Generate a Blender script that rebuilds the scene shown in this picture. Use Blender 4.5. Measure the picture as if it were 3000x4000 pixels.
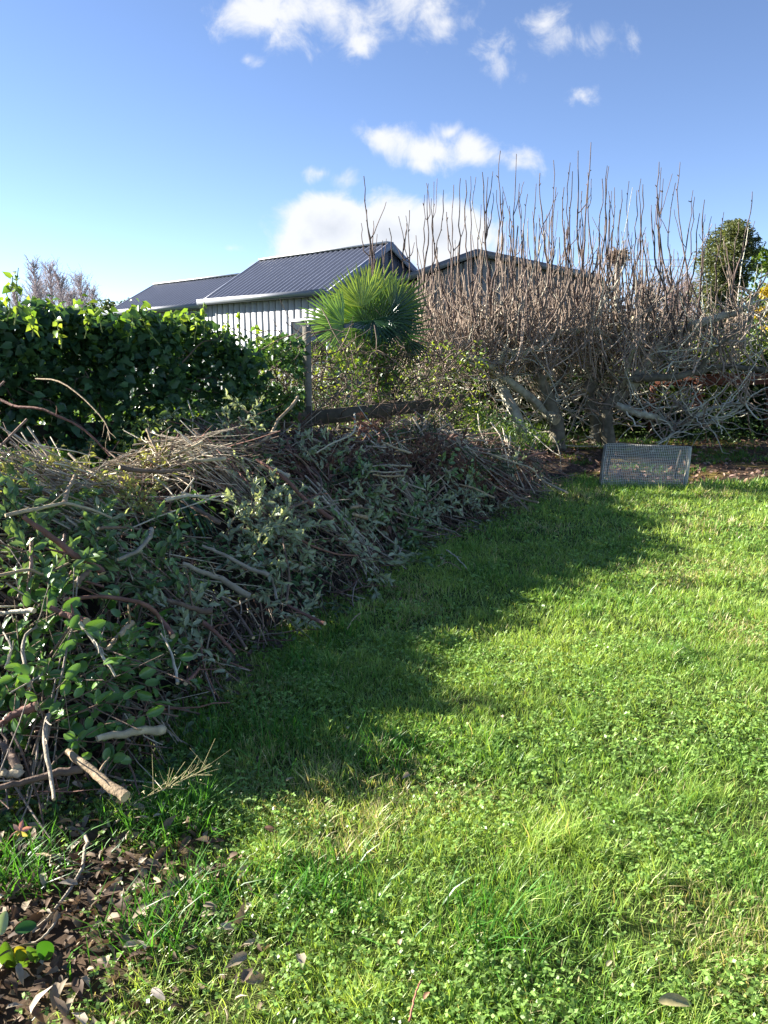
import bpy, math, random
import numpy as np
from mathutils import Vector, Matrix
for o in list(bpy.data.objects): bpy.data.objects.remove(o)
scn = bpy.context.scene
COL = scn.collection
R = np.random.default_rng(7)
random.seed(7)

# ------------------------------------------------------------------ camera
F, PITCH, EYE = 3008.0, math.radians(11.5), 1.6
cam = bpy.data.cameras.new('camera'); camo = bpy.data.objects.new('camera', cam); COL.objects.link(camo)
cam.sensor_fit = 'VERTICAL'; cam.sensor_height = 24; cam.lens = 24*F/4000
cam.clip_start = .05; cam.clip_end = 3000
camo.location = (0, 0, EYE); camo.rotation_euler = (math.pi/2-PITCH, 0, 0)
scn.camera = camo

# ------------------------------------------------------------------ light
SUN_AZ, SUN_EL = math.radians(-72), math.radians(23.5)      # azimuth from the view direction, left is negative
sd = Vector((math.sin(SUN_AZ)*math.cos(SUN_EL), math.cos(SUN_AZ)*math.cos(SUN_EL), math.sin(SUN_EL)))
sun = bpy.data.lights.new('sun', 'SUN'); sun.energy = 5.0; sun.angle = math.radians(.53); sun.color = (1, .95, .87)
suno = bpy.data.objects.new('sun', sun); COL.objects.link(suno)
suno.rotation_euler = sd.to_track_quat('Z', 'Y').to_euler()
scn.view_settings.view_transform = 'Standard'; scn.view_settings.look = 'None'
scn.view_settings.exposure = 2.05; scn.view_settings.gamma = 1
scn.cycles.max_bounces = 6; scn.cycles.diffuse_bounces = 3; scn.cycles.glossy_bounces = 2
scn.cycles.transmission_bounces = 4; scn.cycles.transparent_max_bounces = 8
scn.cycles.use_denoising = True

def pxdir(px, py):
    a, b = (px-1500)/F, (2000-py)/F
    return np.array([a, math.cos(PITCH)+b*math.sin(PITCH), -math.sin(PITCH)+b*math.cos(PITCH)])
def at(px, py, Y):
    d = pxdir(px, py); t = Y/d[1]
    return np.array([0, 0, EYE])+d*t
def gnd(px, py, z=0.):
    d = pxdir(px, py); t = (z-EYE)/d[2]
    return np.array([0, 0, EYE])+d*t

world = bpy.data.worlds.new('World'); scn.world = world; world.use_nodes = True
nt = world.node_tree; N = nt.nodes; Lk = nt.links
for n in list(N): N.remove(n)
wout = N.new('ShaderNodeOutputWorld'); bg = N.new('ShaderNodeBackground'); Lk.new(bg.outputs[0], wout.inputs[0])
bg.inputs[1].default_value = .063
sky = N.new('ShaderNodeTexSky'); sky.sky_type = 'NISHITA'; sky.sun_disc = False
sky.sun_elevation = SUN_EL; sky.sun_rotation = SUN_AZ; sky.altitude = 50; sky.air_density = .62; sky.dust_density = 0.0; sky.ozone_density = 2.2
def M(op, a, b=None, c=None, clamp=False):
    n = N.new('ShaderNodeMath'); n.operation = op; n.use_clamp = clamp
    for i, v in enumerate((a, b, c)):
        if v is None: continue
        if isinstance(v, (int, float)): n.inputs[i].default_value = v
        else: Lk.new(v, n.inputs[i])
    return n.outputs[0]
tc = N.new('ShaderNodeTexCoord'); sp = N.new('ShaderNodeSeparateXYZ'); Lk.new(tc.outputs['Generated'], sp.inputs[0])
yy = M('MAXIMUM', sp.outputs[1], .05)
cu = M('DIVIDE', sp.outputs[0], yy); cv = M('DIVIDE', sp.outputs[2], yy)
cmb = N.new('ShaderNodeCombineXYZ'); Lk.new(cu, cmb.inputs[0]); Lk.new(cv, cmb.inputs[1])
def noise(scale, detail, rough, vec, dist=0):
    n = N.new('ShaderNodeTexNoise'); n.inputs['Scale'].default_value = scale; n.inputs['Detail'].default_value = detail
    n.inputs['Roughness'].default_value = rough; n.inputs['Distortion'].default_value = dist; Lk.new(vec, n.inputs['Vector']); return n
wn = noise(9, 3, .5, cmb.outputs[0])
wsub = N.new('ShaderNodeVectorMath'); wsub.operation = 'SUBTRACT'; Lk.new(wn.outputs['Color'], wsub.inputs[0]); wsub.inputs[1].default_value = (.5, .5, .5)
wmul = N.new('ShaderNodeVectorMath'); wmul.operation = 'SCALE'; Lk.new(wsub.outputs[0], wmul.inputs[0]); wmul.inputs['Scale'].default_value = .055
wadd = N.new('ShaderNodeVectorMath'); wadd.operation = 'ADD'; Lk.new(cmb.outputs[0], wadd.inputs[0]); Lk.new(wmul.outputs[0], wadd.inputs[1])
fld = None
for (zx, zy, a, b, w) in [(240,30,180,100,.85),(470,40,180,95,.75),(560,135,120,45,.55),(850,45,140,80,.7),(910,100,90,50,.75),(1130,190,100,55,.38),(1400,150,140,70,.42),(1300,100,60,40,.4),
                          (175,205,40,20,.4),(670,540,80,50,.85),(830,560,170,75,.95),(1010,565,110,58,.85),(925,490,45,35,.75),(810,620,110,40,.7),(1200,600,90,40,.45),(430,665,55,28,.6),(500,680,70,25,.42),
                          (480,870,210,112,1.9),(380,930,130,100,1.6),(700,890,240,125,1.9),(880,900,190,125,1.9),(980,930,130,105,1.3),(250,1010,80,26,1.),(560,960,260,90,1.3),(1100,880,60,35,.45),(100,950,40,14,.35),(1435,360,45,25,.3)]:
    c = pxdir(800+zx*1.0247, zy*1.0247); u0, v0 = c[0]/c[1], c[2]/c[1]
    k = 1.0247/F*(1+v0*v0)
    s = N.new('ShaderNodeVectorMath'); s.operation = 'SUBTRACT'; Lk.new(wadd.outputs[0], s.inputs[0]); s.inputs[1].default_value = (u0, v0, 0)
    m = N.new('ShaderNodeVectorMath'); m.operation = 'MULTIPLY'; Lk.new(s.outputs[0], m.inputs[0]); m.inputs[1].default_value = (1/(a*k), 1/(b*k), 0)
    l = N.new('ShaderNodeVectorMath'); l.operation = 'LENGTH'; Lk.new(m.outputs[0], l.inputs[0])
    v = M('MULTIPLY', M('SUBTRACT', 1.27, l.outputs['Value']), w)
    fld = v if fld is None else M('SMOOTH_MAX', fld, v, .15)
nz = noise(19, 11, .62, cmb.outputs[0], .4)
dens = M('ADD', fld, M('MULTIPLY', M('SUBTRACT', nz.outputs['Fac'], .5), 2.2))
mr = N.new('ShaderNodeMapRange'); mr.interpolation_type = 'SMOOTHSTEP'; Lk.new(dens, mr.inputs[0])
mr.inputs[1].default_value = .08; mr.inputs[2].default_value = .95
front = M('GREATER_THAN', sp.outputs[1], .06)
alpha = M('MULTIPLY', M('MULTIPLY', mr.outputs[0], .93), front)
nz2 = noise(7, 5, .55, wadd.outputs[0])
shade = N.new('ShaderNodeMix'); shade.data_type = 'RGBA'
mr2 = N.new('ShaderNodeMapRange'); Lk.new(M('ADD', dens, M('MULTIPLY', nz2.outputs['Fac'], 1.2)), mr2.inputs[0]); mr2.inputs[1].default_value = 2.0; mr2.inputs[2].default_value = 3.2
Lk.new(mr2.outputs[0], shade.inputs['Factor'])
shade.inputs['A'].default_value = (3.9, 3.95, 4.05, 1); shade.inputs['B'].default_value = (3.0, 3.12, 3.35, 1)
tint = N.new('ShaderNodeMix'); tint.data_type = 'RGBA'; tint.blend_type = 'MULTIPLY'; tint.inputs['Factor'].default_value = 1
Lk.new(sky.outputs[0], tint.inputs['A']); tint.inputs['B'].default_value = (1.0, .95, .98, 1)
skm = N.new('ShaderNodeMix'); skm.data_type = 'RGBA'; Lk.new(alpha, skm.inputs['Factor']); Lk.new(tint.outputs['Result'], skm.inputs['A']); Lk.new(shade.outputs['Result'], skm.inputs['B'])
Lk.new(skm.outputs['Result'], bg.inputs[0])

# ------------------------------------------------------------------ helpers
def tag(o, label=None, cat=None, group=None, kind=None):
    if label: o['label'] = label
    if cat: o['category'] = cat
    if group: o['group'] = group
    if kind: o['kind'] = kind
    return o
def empty(name, loc=(0, 0, 0), rz=0):
    o = bpy.data.objects.new(name, None); COL.objects.link(o); o.location = loc; o.rotation_euler.z = rz
    o.empty_display_size = .1; return o
def norm(v):
    v = np.asarray(v, float); return v/np.maximum(np.linalg.norm(v, axis=-1, keepdims=True), 1e-9)
_perm = np.random.default_rng(3).random((256, 256))
def vn(x, y, s=0):
    x = np.asarray(x, float)+s*17.3; y = np.asarray(y, float)+s*9.1
    xi = np.floor(x).astype(int); yi = np.floor(y).astype(int); fx = x-xi; fy = y-yi
    fx = fx*fx*(3-2*fx); fy = fy*fy*(3-2*fy); p = lambda i, j: _perm[i % 256, j % 256]
    return (p(xi, yi)*(1-fx)+p(xi+1, yi)*fx)*(1-fy)+(p(xi, yi+1)*(1-fx)+p(xi+1, yi+1)*fx)*fy
def fbm(x, y, s=0): return (vn(x, y, s)+.5*vn(x*2.1, y*2.1, s+1)+.25*vn(x*4.3, y*4.3, s+2))/1.75
def sstep(a, b, x): t = np.clip((x-a)/(b-a), 0, 1); return t*t*(3-2*t)

class MB:
    """collects vertices, polygons and colours for ONE mesh"""
    def __init__(s): s.v = []; s.f = {3: [], 4: []}; s.c = []; s.n = 0; s.mi = {3: [], 4: []}
    def add(s, v, f, c, mi=0):
        v = np.asarray(v, float).reshape(-1, 3); f = np.asarray(f, int); k = f.shape[1]
        s.v.append(v); s.f[k].append(f+s.n); s.mi[k].append(np.full(len(f), mi))
        c = np.asarray(c, float); c = np.broadcast_to(c[..., :3], (len(v), 3)) if c.ndim == 1 else c[:, :3]
        s.c.append(c); s.n += len(v)
    def box(s, cen, size, c=(.5, .5, .5), ax=None, mi=0):
        cen = np.asarray(cen, float); h = np.asarray(size, float)/2
        q = np.array([[x, y, z] for x in (-1, 1) for y in (-1, 1) for z in (-1, 1)])*h
        if ax is not None: q = q@np.asarray(ax, float)
        s.add(q+cen, [[0, 1, 3, 2], [4, 6, 7, 5], [0, 4, 5, 1], [2, 3, 7, 6], [0, 2, 6, 4], [1, 5, 7, 3]], c, mi)
    def bar(s, a, b, w, t, c=(.5, .5, .5), up=(0, 0, 1), mi=0):
        a = np.asarray(a, float); b = np.asarray(b, float); d = norm(b-a); sx = norm(np.cross(d, up)); uz = np.cross(sx, d)
        s.box((a+b)/2, (np.linalg.norm(b-a), w, t), c, np.array([d, sx, uz]), mi)
    def tube(s, P, r, c, k=5, cap=False, capc=None, mi=0):
        P = np.asarray(P, float); n = len(P); r = np.broadcast_to(np.asarray(r, float), (n,))
        T = np.gradient(P, axis=0); T = norm(T)
        ref = np.array([0., 0, 1.]) if abs(T[:, 2]).mean() < .8 else np.array([1., 0, 0])
        A = norm(np.cross(T, ref)); B = np.cross(T, A)
        an = np.arange(k)*2*math.pi/k
        V = P[:, None]+r[:, None, None]*(np.cos(an)[None, :, None]*A[:, None]+np.sin(an)[None, :, None]*B[:, None])
        i = np.arange(n-1)[:, None]*k; j = np.arange(k)[None]; j2 = (j+1) % k
        f = np.stack([i+j, i+j2, i+k+j2, i+k+j], -1).reshape(-1, 4)
        cc = np.asarray(c, float)
        if cc.ndim == 2: cc = np.repeat(cc, k, 0)
        s.add(V.reshape(-1, 3), f, cc, mi)
        if cap:
            for e in (0, n-1):
                ring = V[e]+T[e]*(1e-3 if e else -1e-3); V2 = np.vstack([ring, ring.mean(0)+T[e]*(.12*r[e] if e else -.12*r[e])])
                ff = [[q, (q+1) % k, k] for q in range(k)]
                s.add(V2, ff, capc if capc is not None else c, mi)
    def leaves(s, P, D, U, L, W, C, shape='oval', droop=.25, mi=0):
        P = np.asarray(P, float); n = len(P); D = norm(D); U = np.asarray(U, float); S = norm(np.cross(D, U)); U = np.cross(S, D)
        L = np.broadcast_to(L, (n,)); W = np.broadcast_to(W, (n,)); C = np.asarray(C, float)
        if C.ndim == 1: C = np.broadcast_to(C, (n, 3))
        if shape == 'oval': t = np.array([(0, 0), (.22, .38), (.22, 0), (.22, -.38), (.6, .46), (.6, 0), (.6, -.46), (1, 0)])
        elif shape == 'lance': t = np.array([(0, 0), (.3, .5), (.3, 0), (.3, -.5), (.65, .34), (.65, 0), (.65, -.34), (1, 0)])
        elif shape == 'heart': t = np.array([(.08, 0), (.0, .36), (.3, 0), (.0, -.36), (.45, .52), (.6, 0), (.45, -.52), (1, 0)])
        if shape in ('oval', 'lance', 'heart'):
            q = [[0, 2, 1], [0, 3, 2], [4, 5, 7], [5, 6, 7]]; q4 = [[1, 2, 5, 4], [2, 3, 6, 5]]
            wv = -droop*t[:, 0]**2+.28*np.abs(t[:, 1])
        elif shape == 'diamond':
            t = np.array([(0, 0), (.45, .5), (.45, -.5), (1, 0)]); q = []; q4 = [[0, 2, 3, 1]]; wv = -droop*t[:, 0]**2
        V = P[:, None]+D[:, None]*(L[:, None]*t[None, :, 0])[..., None]+S[:, None]*(W[:, None]*t[None, :, 1])[..., None]+U[:, None]*(L[:, None]*wv[None])[..., None]
        m = len(t); off = (np.arange(n)*m)[:, None, None]
        c = np.repeat(C, m, 0); V = V.reshape(-1, 3)
        s.v.append(V); s.c.append(c)
        for k, qq in ((3, q), (4, q4)):
            if qq:
                f = (np.array(qq)[None]+off).reshape(-1, k)+s.n; s.f[k].append(f); s.mi[k].append(np.full(len(f), mi))
        s.n += len(V)
    def build(s, name, mats, parent=None, smooth=False, loc=None):
        me = bpy.data.meshes.new(name); v = np.vstack(s.v).astype(np.float32); 
        loc0 = np.zeros(3) if loc is None else np.asarray(loc, float)
        if loc is not None: v = v-loc0.astype(np.float32)
        f3 = np.vstack(s.f[3]) if s.f[3] else np.zeros((0, 3), int); f4 = np.vstack(s.f[4]) if s.f[4] else np.zeros((0, 4), int)
        me.vertices.add(len(v)); me.vertices.foreach_set('co', v.ravel())
        nl = len(f3)*3+len(f4)*4; me.loops.add(nl); me.loops.foreach_set('vertex_index', np.concatenate([f3.ravel(), f4.ravel()]).astype(np.int32))
        npl = len(f3)+len(f4); me.polygons.add(npl)
        ls = np.concatenate([np.arange(len(f3))*3, len(f3)*3+np.arange(len(f4))*4]).astype(np.int32)
        me.polygons.foreach_set('loop_start', ls)
        mi = np.concatenate([*(s.mi[3] or [np.zeros(0, int)]), *(s.mi[4] or [np.zeros(0, int)])]).astype(np.int32)
        me.polygons.foreach_set('material_index', mi)
        if smooth: me.polygons.foreach_set('use_smooth', np.ones(npl, bool))
        me.update(calc_edges=True)
        ca = me.color_attributes.new('Col', 'FLOAT_COLOR', 'POINT'); c = np.vstack(s.c)
        ca.data.foreach_set('color', np.hstack([c, np.ones((len(c), 1))]).astype(np.float32).ravel())
        for m in (mats if isinstance(mats, (list, tuple)) else [mats]): me.materials.append(m)
        o = bpy.data.objects.new(name, me); COL.objects.link(o); o.parent = parent
        if loc is not None: o.location = loc0
        return o

def mat(name, rough=.6, transl=0., spec=.5, bump=0., bscale=30, vary=.25, vscale=8, metal=0., tcol=(1.25, 1.2, .55), base=None):
    m = bpy.data.materials.new(name); m.use_nodes = True; t = m.node_tree; n = t.nodes; l = t.links
    p = n['Principled BSDF']; p.inputs['Roughness'].default_value = rough; p.inputs['Specular IOR Level'].default_value = spec; p.inputs['Metallic'].default_value = metal
    if base is None:
        a = n.new('ShaderNodeAttribute'); a.attribute_name = 'Col'; col = a.outputs['Color']
    else:
        a = n.new('ShaderNodeRGB'); a.outputs[0].default_value = (*base, 1); col = a.outputs[0]
    tcn = n.new('ShaderNodeTexCoord')
    if vary:
        nz = n.new('ShaderNodeTexNoise'); nz.inputs['Scale'].default_value = vscale; nz.inputs['Detail'].default_value = 5; l.new(tcn.outputs['Object'], nz.inputs['Vector'])
        mr = n.new('ShaderNodeMapRange'); l.new(nz.outputs['Fac'], mr.inputs[0]); mr.inputs[1].default_value = .25; mr.inputs[2].default_value = .75
        mr.inputs[3].default_value = 1-vary; mr.inputs[4].default_value = 1+vary
        vm = n.new('ShaderNodeVectorMath'); vm.operation = 'SCALE'; l.new(col, vm.inputs[0]); l.new(mr.outputs[0], vm.inputs['Scale']); col = vm.outputs[0]
    l.new(col, p.inputs['Base Color'])
    if bump:
        nb = n.new('ShaderNodeTexNoise'); nb.inputs['Scale'].default_value = bscale; nb.inputs['Detail'].default_value = 6; l.new(tcn.outputs['Object'], nb.inputs['Vector'])
        b = n.new('ShaderNodeBump'); b.inputs['Strength'].default_value = bump; b.inputs['Distance'].default_value = .02; l.new(nb.outputs['Fac'], b.inputs['Height']); l.new(b.outputs[0], p.inputs['Normal'])
    if transl:
        tr = n.new('ShaderNodeBsdfTranslucent'); vm2 = n.new('ShaderNodeVectorMath'); vm2.operation = 'MULTIPLY'; l.new(col, vm2.inputs[0]); vm2.inputs[1].default_value = tcol
        l.new(vm2.outputs[0], tr.inputs[0]); mx = n.new('ShaderNodeMixShader'); mx.inputs[0].default_value = transl
        l.new(p.outputs[0], mx.inputs[1]); l.new(tr.outputs[0], mx.inputs[2]); l.new(mx.outputs[0], n['Material Output'].inputs[0])
    return m
MG = mat('grass_blade', .38, .42, .35, vary=0)
ML = mat('leaf', .38, .38, .45, vary=0)
MLG = mat('glossy_leaf', .28, .3, .6, vary=0)
MDL = mat('dead_leaf', .7, .15, .2, vary=.2, vscale=60, tcol=(1.1, .9, .7))
MB_ = mat('bark', .8, 0, .25, bump=.35, bscale=60, vary=.3, vscale=25)
MBL = mat('lichen_bark', .85, 0, .2, bump=.6, bscale=25, vary=.4, vscale=12)
MS = mat('soil', .95, 0, .1, bump=.8, bscale=18, vary=.35, vscale=5)
MW = mat('weathered_timber', .85, 0, .2, bump=.4, bscale=35, vary=.3, vscale=9)
MP = mat('painted_steel', .42, 0, .5, vary=.06, vscale=2)
MROOF = mat('roof_steel', .38, 0, .5, vary=.08, vscale=3)
MGL = mat('window_glass', .05, 0, .9, vary=0)
MRU = mat('rusty_steel', .85, 0, .3, bump=.4, bscale=40, vary=.35, vscale=14)
MWI = mat('galvanised_wire', .5, 0, .5, vary=.15, vscale=20, metal=.1)

# ------------------------------------------------------------------ heap height field
dsp = lambda x, y: gnd(x*1.808, y*1.808)[:2]
FRONT = np.array([(-2.6, .2), (-2.0, 1.6), dsp(-40, 1760), dsp(90, 1775), dsp(230, 1735), dsp(330, 1650), dsp(400, 1560), dsp(500, 1450), dsp(600, 1370), dsp(690, 1330),
                  dsp(790, 1265), dsp(870, 1200), dsp(980, 1155), dsp(1090, 1110), dsp(1190, 1060), dsp(1215, 1045)])
HTS = np.array([.70, .70, .70, .70, .70, .71, .71, .72, .74, .77, .79, .78, .75, .7, .42, .28])
WID = np.array([3.5, 3.4, 3.2, 3.1, 3.0, 2.9, 2.7, 2.5, 2.3, 2.2, 2.1, 2.0, 1.7, 1.4, .9, .6])
def front_dist(x, y):
    x = np.asarray(x, float); y = np.asarray(y, float); best = np.full(x.shape, 1e9); sg = np.zeros(x.shape); H = np.zeros(x.shape); Wd = np.zeros(x.shape)
    for i in range(len(FRONT)-1):
        a, b = FRONT[i], FRONT[i+1]; d = b-a; L2 = d@d
        t = np.clip(((x-a[0])*d[0]+(y-a[1])*d[1])/L2, 0, 1); qx = a[0]+t*d[0]; qy = a[1]+t*d[1]
        ds = np.hypot(x-qx, y-qy); cr = d[0]*(y-a[1])-d[1]*(x-a[0]); m = ds < best-1e-9
        best = np.where(m, ds, best); sg = np.where(m, np.sign(cr), sg); H = np.where(m, HTS[i]*(1-t)+HTS[i+1]*t, H); Wd = np.where(m, WID[i]*(1-t)+WID[i+1]*t, Wd)
    return best*sg, H, Wd
def heap_h(x, y):
    d, H, Wd = front_dist(x, y)
    d = d+.45*(fbm(np.asarray(x)*1.9, np.asarray(y)*1.9, 4)-.5)
    rise = sstep(0, 1, np.clip(d/(Wd*.62), 0, 1)**.62); fall = 1-sstep(.72, 1.15, d/Wd)
    return .72*np.exp(-((np.asarray(x)+2.62)**2+(np.asarray(y)-4.3)**2)/.17)+H*rise*fall*(.62+.76*fbm(np.asarray(x)*1.35, np.asarray(y)*1.35, 9))  # first term: unseen lump added at far left to cast the lawn shadow lobe
def ground_z(x, y): return .03*(fbm(np.asarray(x)*.8, np.asarray(y)*.8, 2)-.5)+.02*(vn(np.asarray(x)*4, np.asarray(y)*4, 5)-.5)
def surf(px, py, lift=0.):
    """where the sight line first meets heap or ground"""
    d = pxdir(px, py); t = np.linspace(1.5, 12, 1400); P = np.array([0, 0, EYE])+d[None]*t[:, None]
    z = np.maximum(heap_h(P[:, 0], P[:, 1]), 0)+lift; k = np.where(P[:, 2] <= z)[0]
    return P[k[0]] if len(k) else None

# ------------------------------------------------------------------ ground
def bed_mask(x, y):
    "1 on bare soil: strip under the trees and the littered corner by the heap"
    n = (fbm(x*1.5, y*1.5, 11)-.5)
    far = sstep(-.35, .35, (y-(9.75-.02*(x-3)))+n*1.3)*sstep(-.5, .4, x-.2+n)*(1-sstep(14, 17, y))
    far *= 1-.85*sstep(0, 1, (x-5.2)*.8+n*1.5)*(1-sstep(10.3, 10.9, y))
    d, H, Wd = front_dist(x, y)
    under = sstep(-.12, .1, d+n*.4)*(1-sstep(.9, 1.2, d/np.maximum(Wd, .1)))
    lit = sstep(.62, .15, np.hypot((x+1.12)/.75, (y-1.95)/.62)+n*.9) if False else 1-sstep(.45, 1.05, np.hypot((x+.98)/.68, (y-1.95)/.68)+n*.7)
    return np.clip(far+under+lit, 0, 1)
def coords(a, b, n, core):   # fine inside, coarse outside
    return np.concatenate([-np.geomspace(500, core+.2, 26)+a, np.linspace(a-core, b+core, n), b+np.geomspace(core+.2, 500, 26)])
gx = coords(-2, 4, 230, 5); gy = coords(0, 11, 260, 4)
X, Y = np.meshgrid(gx, gy); x = X.ravel(); y = Y.ravel()
z = ground_z(x, y)
g = MB(); nx, ny = len(gx), len(gy); ii = (np.arange(ny-1)[:, None]*nx+np.arange(nx-1)[None]).ravel()
bm_ = bed_mask(x, y)[:, None]; nn = fbm(x*3, y*3, 20)[:, None]; n2 = fbm(x*.7, y*.7, 31)[:, None]
grassc = np.array([.03, .055, .012])*(1-nn)+np.array([.09, .11, .03])*nn
moss = sstep(.42, .6, nn)*sstep(.35, .5, n2)
soilc = (np.array([.05, .033, .022])*(1-nn)+np.array([.11, .075, .048])*nn)*(1-moss)+np.array([.17, .125, .03])*moss
far_ = sstep(11, 16, y)[:, None]
grassc = grassc*(1-far_)+np.array([.09, .15, .035])*far_
g.add(np.stack([x, y, z], -1), np.stack([ii, ii+1, ii+nx+1, ii+nx], -1), grassc*(1-bm_)+soilc*bm_)
tag(g.build('ground', MS, smooth=True), kind='structure')

# ------------------------------------------------------------------ grass
def sample(n, x0, x1, y0, y1, densf):
    x = R.uniform(x0, x1, n); y = R.uniform(y0, y1, n); k = R.random(n) < densf(x, y); return x[k], y[k]
def blades(m, x, y, h, w, col, lean=.85, base=None):
    n = len(x); z = ground_z(x, y) if base is None else base
    a = R.uniform(0, 2*math.pi, n); ln = R.uniform(.1, 1., n)*lean; D = np.stack([np.cos(a)*ln, np.sin(a)*ln, np.ones(n)], -1)
    S = np.stack([-np.sin(a+R.normal(0, .6, n)), np.cos(a), np.zeros(n)], -1)
    P0 = np.stack([x, y, z-.004], -1); D = norm(D); bend = np.stack([np.cos(a), np.sin(a), -.5*np.ones(n)], -1)*(ln*.55)[:, None]
    h = h[:, None]; w = w[:, None]
    P1 = P0+D*h*.5; P2 = P0+D*h+bend*h
    V = np.stack([P0-S*w*.5, P0+S*w*.5, P1-S*w*.45+bend*h*.18, P1+S*w*.45+bend*h*.18, P2], 1).reshape(-1, 3)
    o = (np.arange(n)*5)[:, None]; c = np.repeat(col, 5, 0)
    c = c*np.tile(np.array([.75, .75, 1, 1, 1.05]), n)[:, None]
    off = m.n
    m.add(V, np.hstack([o, o+1, o+3, o+2]), c); m.f[3].append(np.hstack([o+2, o+3, o+4])+off); m.mi[3].append(np.zeros(n, int))
def lawn_ok(x, y): return np.clip(1-bed_mask(x, y)+.5*(np.abs(front_dist(x, y)[0]-.02) < .14), 0, 1)
gm = MB()
for (y0, y1, dens, hm, wm) in [(1.2, 2.6, 24000, .045, .0028), (2.6, 4.2, 16000, .048, .0034), (4.2, 6.5, 8000, .052, .0048), (6.5, 10.6, 3000, .06, .0075)]:
    x0, x1 = -.62*y1-.9, .62*y1+2.6
    x, y = sample(int(dens*(x1-x0)*(y1-y0)), x0, x1, y0, y1, lambda x, y: lawn_ok(x, y)*np.where(np.abs(x) < .6*y+.9, 1., .5*(np.abs(x) < .6*y+2.6))*(.35+.65*sstep(.3, .6, fbm(x*5, y*5, 40))))
    cl = fbm(x*2.5, y*2.5, 50); c2 = fbm(x*9, y*9, 51); n = len(x)
    tall = 1+1.0*sstep(.62, .8, c2)+.35*(y > 8.6)
    h = hm*tall*R.uniform(.5, 1.35, n); w = wm*R.uniform(.6, 1.3, n)
    mixv = np.clip(cl+R.normal(0, .22, n), 0, 1)[:, None]
    col = np.array([.13, .29, .05])*(1-mixv)+np.array([.45, .57, .14])*mixv
    dry = (R.random(n) < .035+.35*sstep(.58, .72, fbm(x*1.3, y*1.3, 77)))[:, None]; col = np.where(dry, np.array([.55, .48, .26]), col)
    col = col*R.uniform(.75, 1.3, n)[:, None]
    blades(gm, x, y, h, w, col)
# longer tufts
tx, ty = [], []
for (px, py, n, s) in [(640, 3230, 420, .09), (700, 3180, 260, .07), (1090, 2900, 300, .12), (850, 2880, 220, .10), (100, 3420, 260, .07), (1500, 2960, 200, .1), (1300, 2500, 200, .12), (1250, 3500, 200, .09), (560, 3700, 160, .08), (1900, 3650, 160, .1), (760, 3540, 160, .07), (1180, 2620, 160, .1)]:
    c = gnd(px, py); tx.append(R.normal(c[0], s, n)); ty.append(R.normal(c[1], s, n))
tx = np.concatenate(tx); ty = np.concatenate(ty); n = len(tx)
blades(gm, tx, ty, R.uniform(.07, .16, n), R.uniform(.003, .0055, n), np.array([.07, .2, .025])*R.uniform(.7, 1.6, n)[:, None], lean=.9)
# fringe by the soil bed, rough growth on the bed and beyond the fence
x, y = sample(24000, -.5, 7.5, 8.9, 10.6, lambda x, y: lawn_ok(x, y)*np.exp(-((y-9.6)/.45)**2)); n = len(x)
blades(gm, x, y, R.uniform(.06, .14, n), R.uniform(.006, .011, n), np.array([.09, .21, .035])*R.uniform(.7, 1.5, n)[:, None], lean=.7)
x, y = sample(26000, .5, 9, 10.3, 15.5, lambda x, y: sstep(.58, .68, fbm(x*1.2, y*1.2, 88))*.9); n = len(x)
blades(gm, x, y, R.uniform(.05, .12, n), R.uniform(.008, .014, n), np.array([.09, .19, .03])*R.uniform(.6, 1.3, n)[:, None])
tag(gm.build('grass', MG), 'short green lawn grass with longer tufts near the heap', 'grass', kind='stuff')
x, y = sample(60000, -9, 3, 7, 20, lambda x, y: (y > 7.6+1.0*x+2.6)*1.0); n = len(x)
fm = MB(); blades(fm, x, y, R.uniform(.15, .45, n), R.uniform(.015, .03, n), np.array([.16, .26, .04])*R.uniform(.6, 1.3, n)[:, None], lean=.8)
tag(fm.build('long_grass', MG), 'long sunlit yellow green grass beyond the fence', 'grass', kind='stuff')
# small lobed weed leaves woven through the lawn
cm = MB()
for (y0, y1, dens, L) in [(1.2, 2.6, 3600, .0125), (2.6, 4.2, 2000, .015), (4.2, 9, 500, .022)]:
    x0, x1 = -.62*y1-.9, .62*y1+2.6
    x, y = sample(int(dens*(x1-x0)*(y1-y0)), x0, x1, y0, y1, lambda x, y: np.clip(lawn_ok(x, y)+.12, 0, 1)*np.where(np.abs(x) < .6*y+.9, 1., .5*(np.abs(x) < .6*y+2.6))*(.12+.88*sstep(.42, .6, fbm(x*3, y*3, 61))))
    n = len(x); zz = ground_z(x, y)+R.uniform(.01, .05, n); a0 = R.uniform(0, 6.28, n); col = np.array([.26, .42, .10])*R.uniform(.45, 1.3, n)[:, None]
    for k in range(3):
        a = a0+k*2.1; D = np.stack([np.cos(a), np.sin(a), R.normal(.05, .4, n)], -1); U = np.stack([R.normal(0, .5, n), R.normal(0, .5, n), np.ones(n)], -1)
        cm.leaves(np.stack([x, y, zz], -1), D, U, L*R.uniform(.7, 1.3, n), L*.9*R.uniform(.8, 1.1, n), col, 'diamond', .2)
tag(cm.build('lawn_weeds', MG), 'low buttercup and clover leaves growing through the lawn', 'weeds', kind='stuff')

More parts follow.
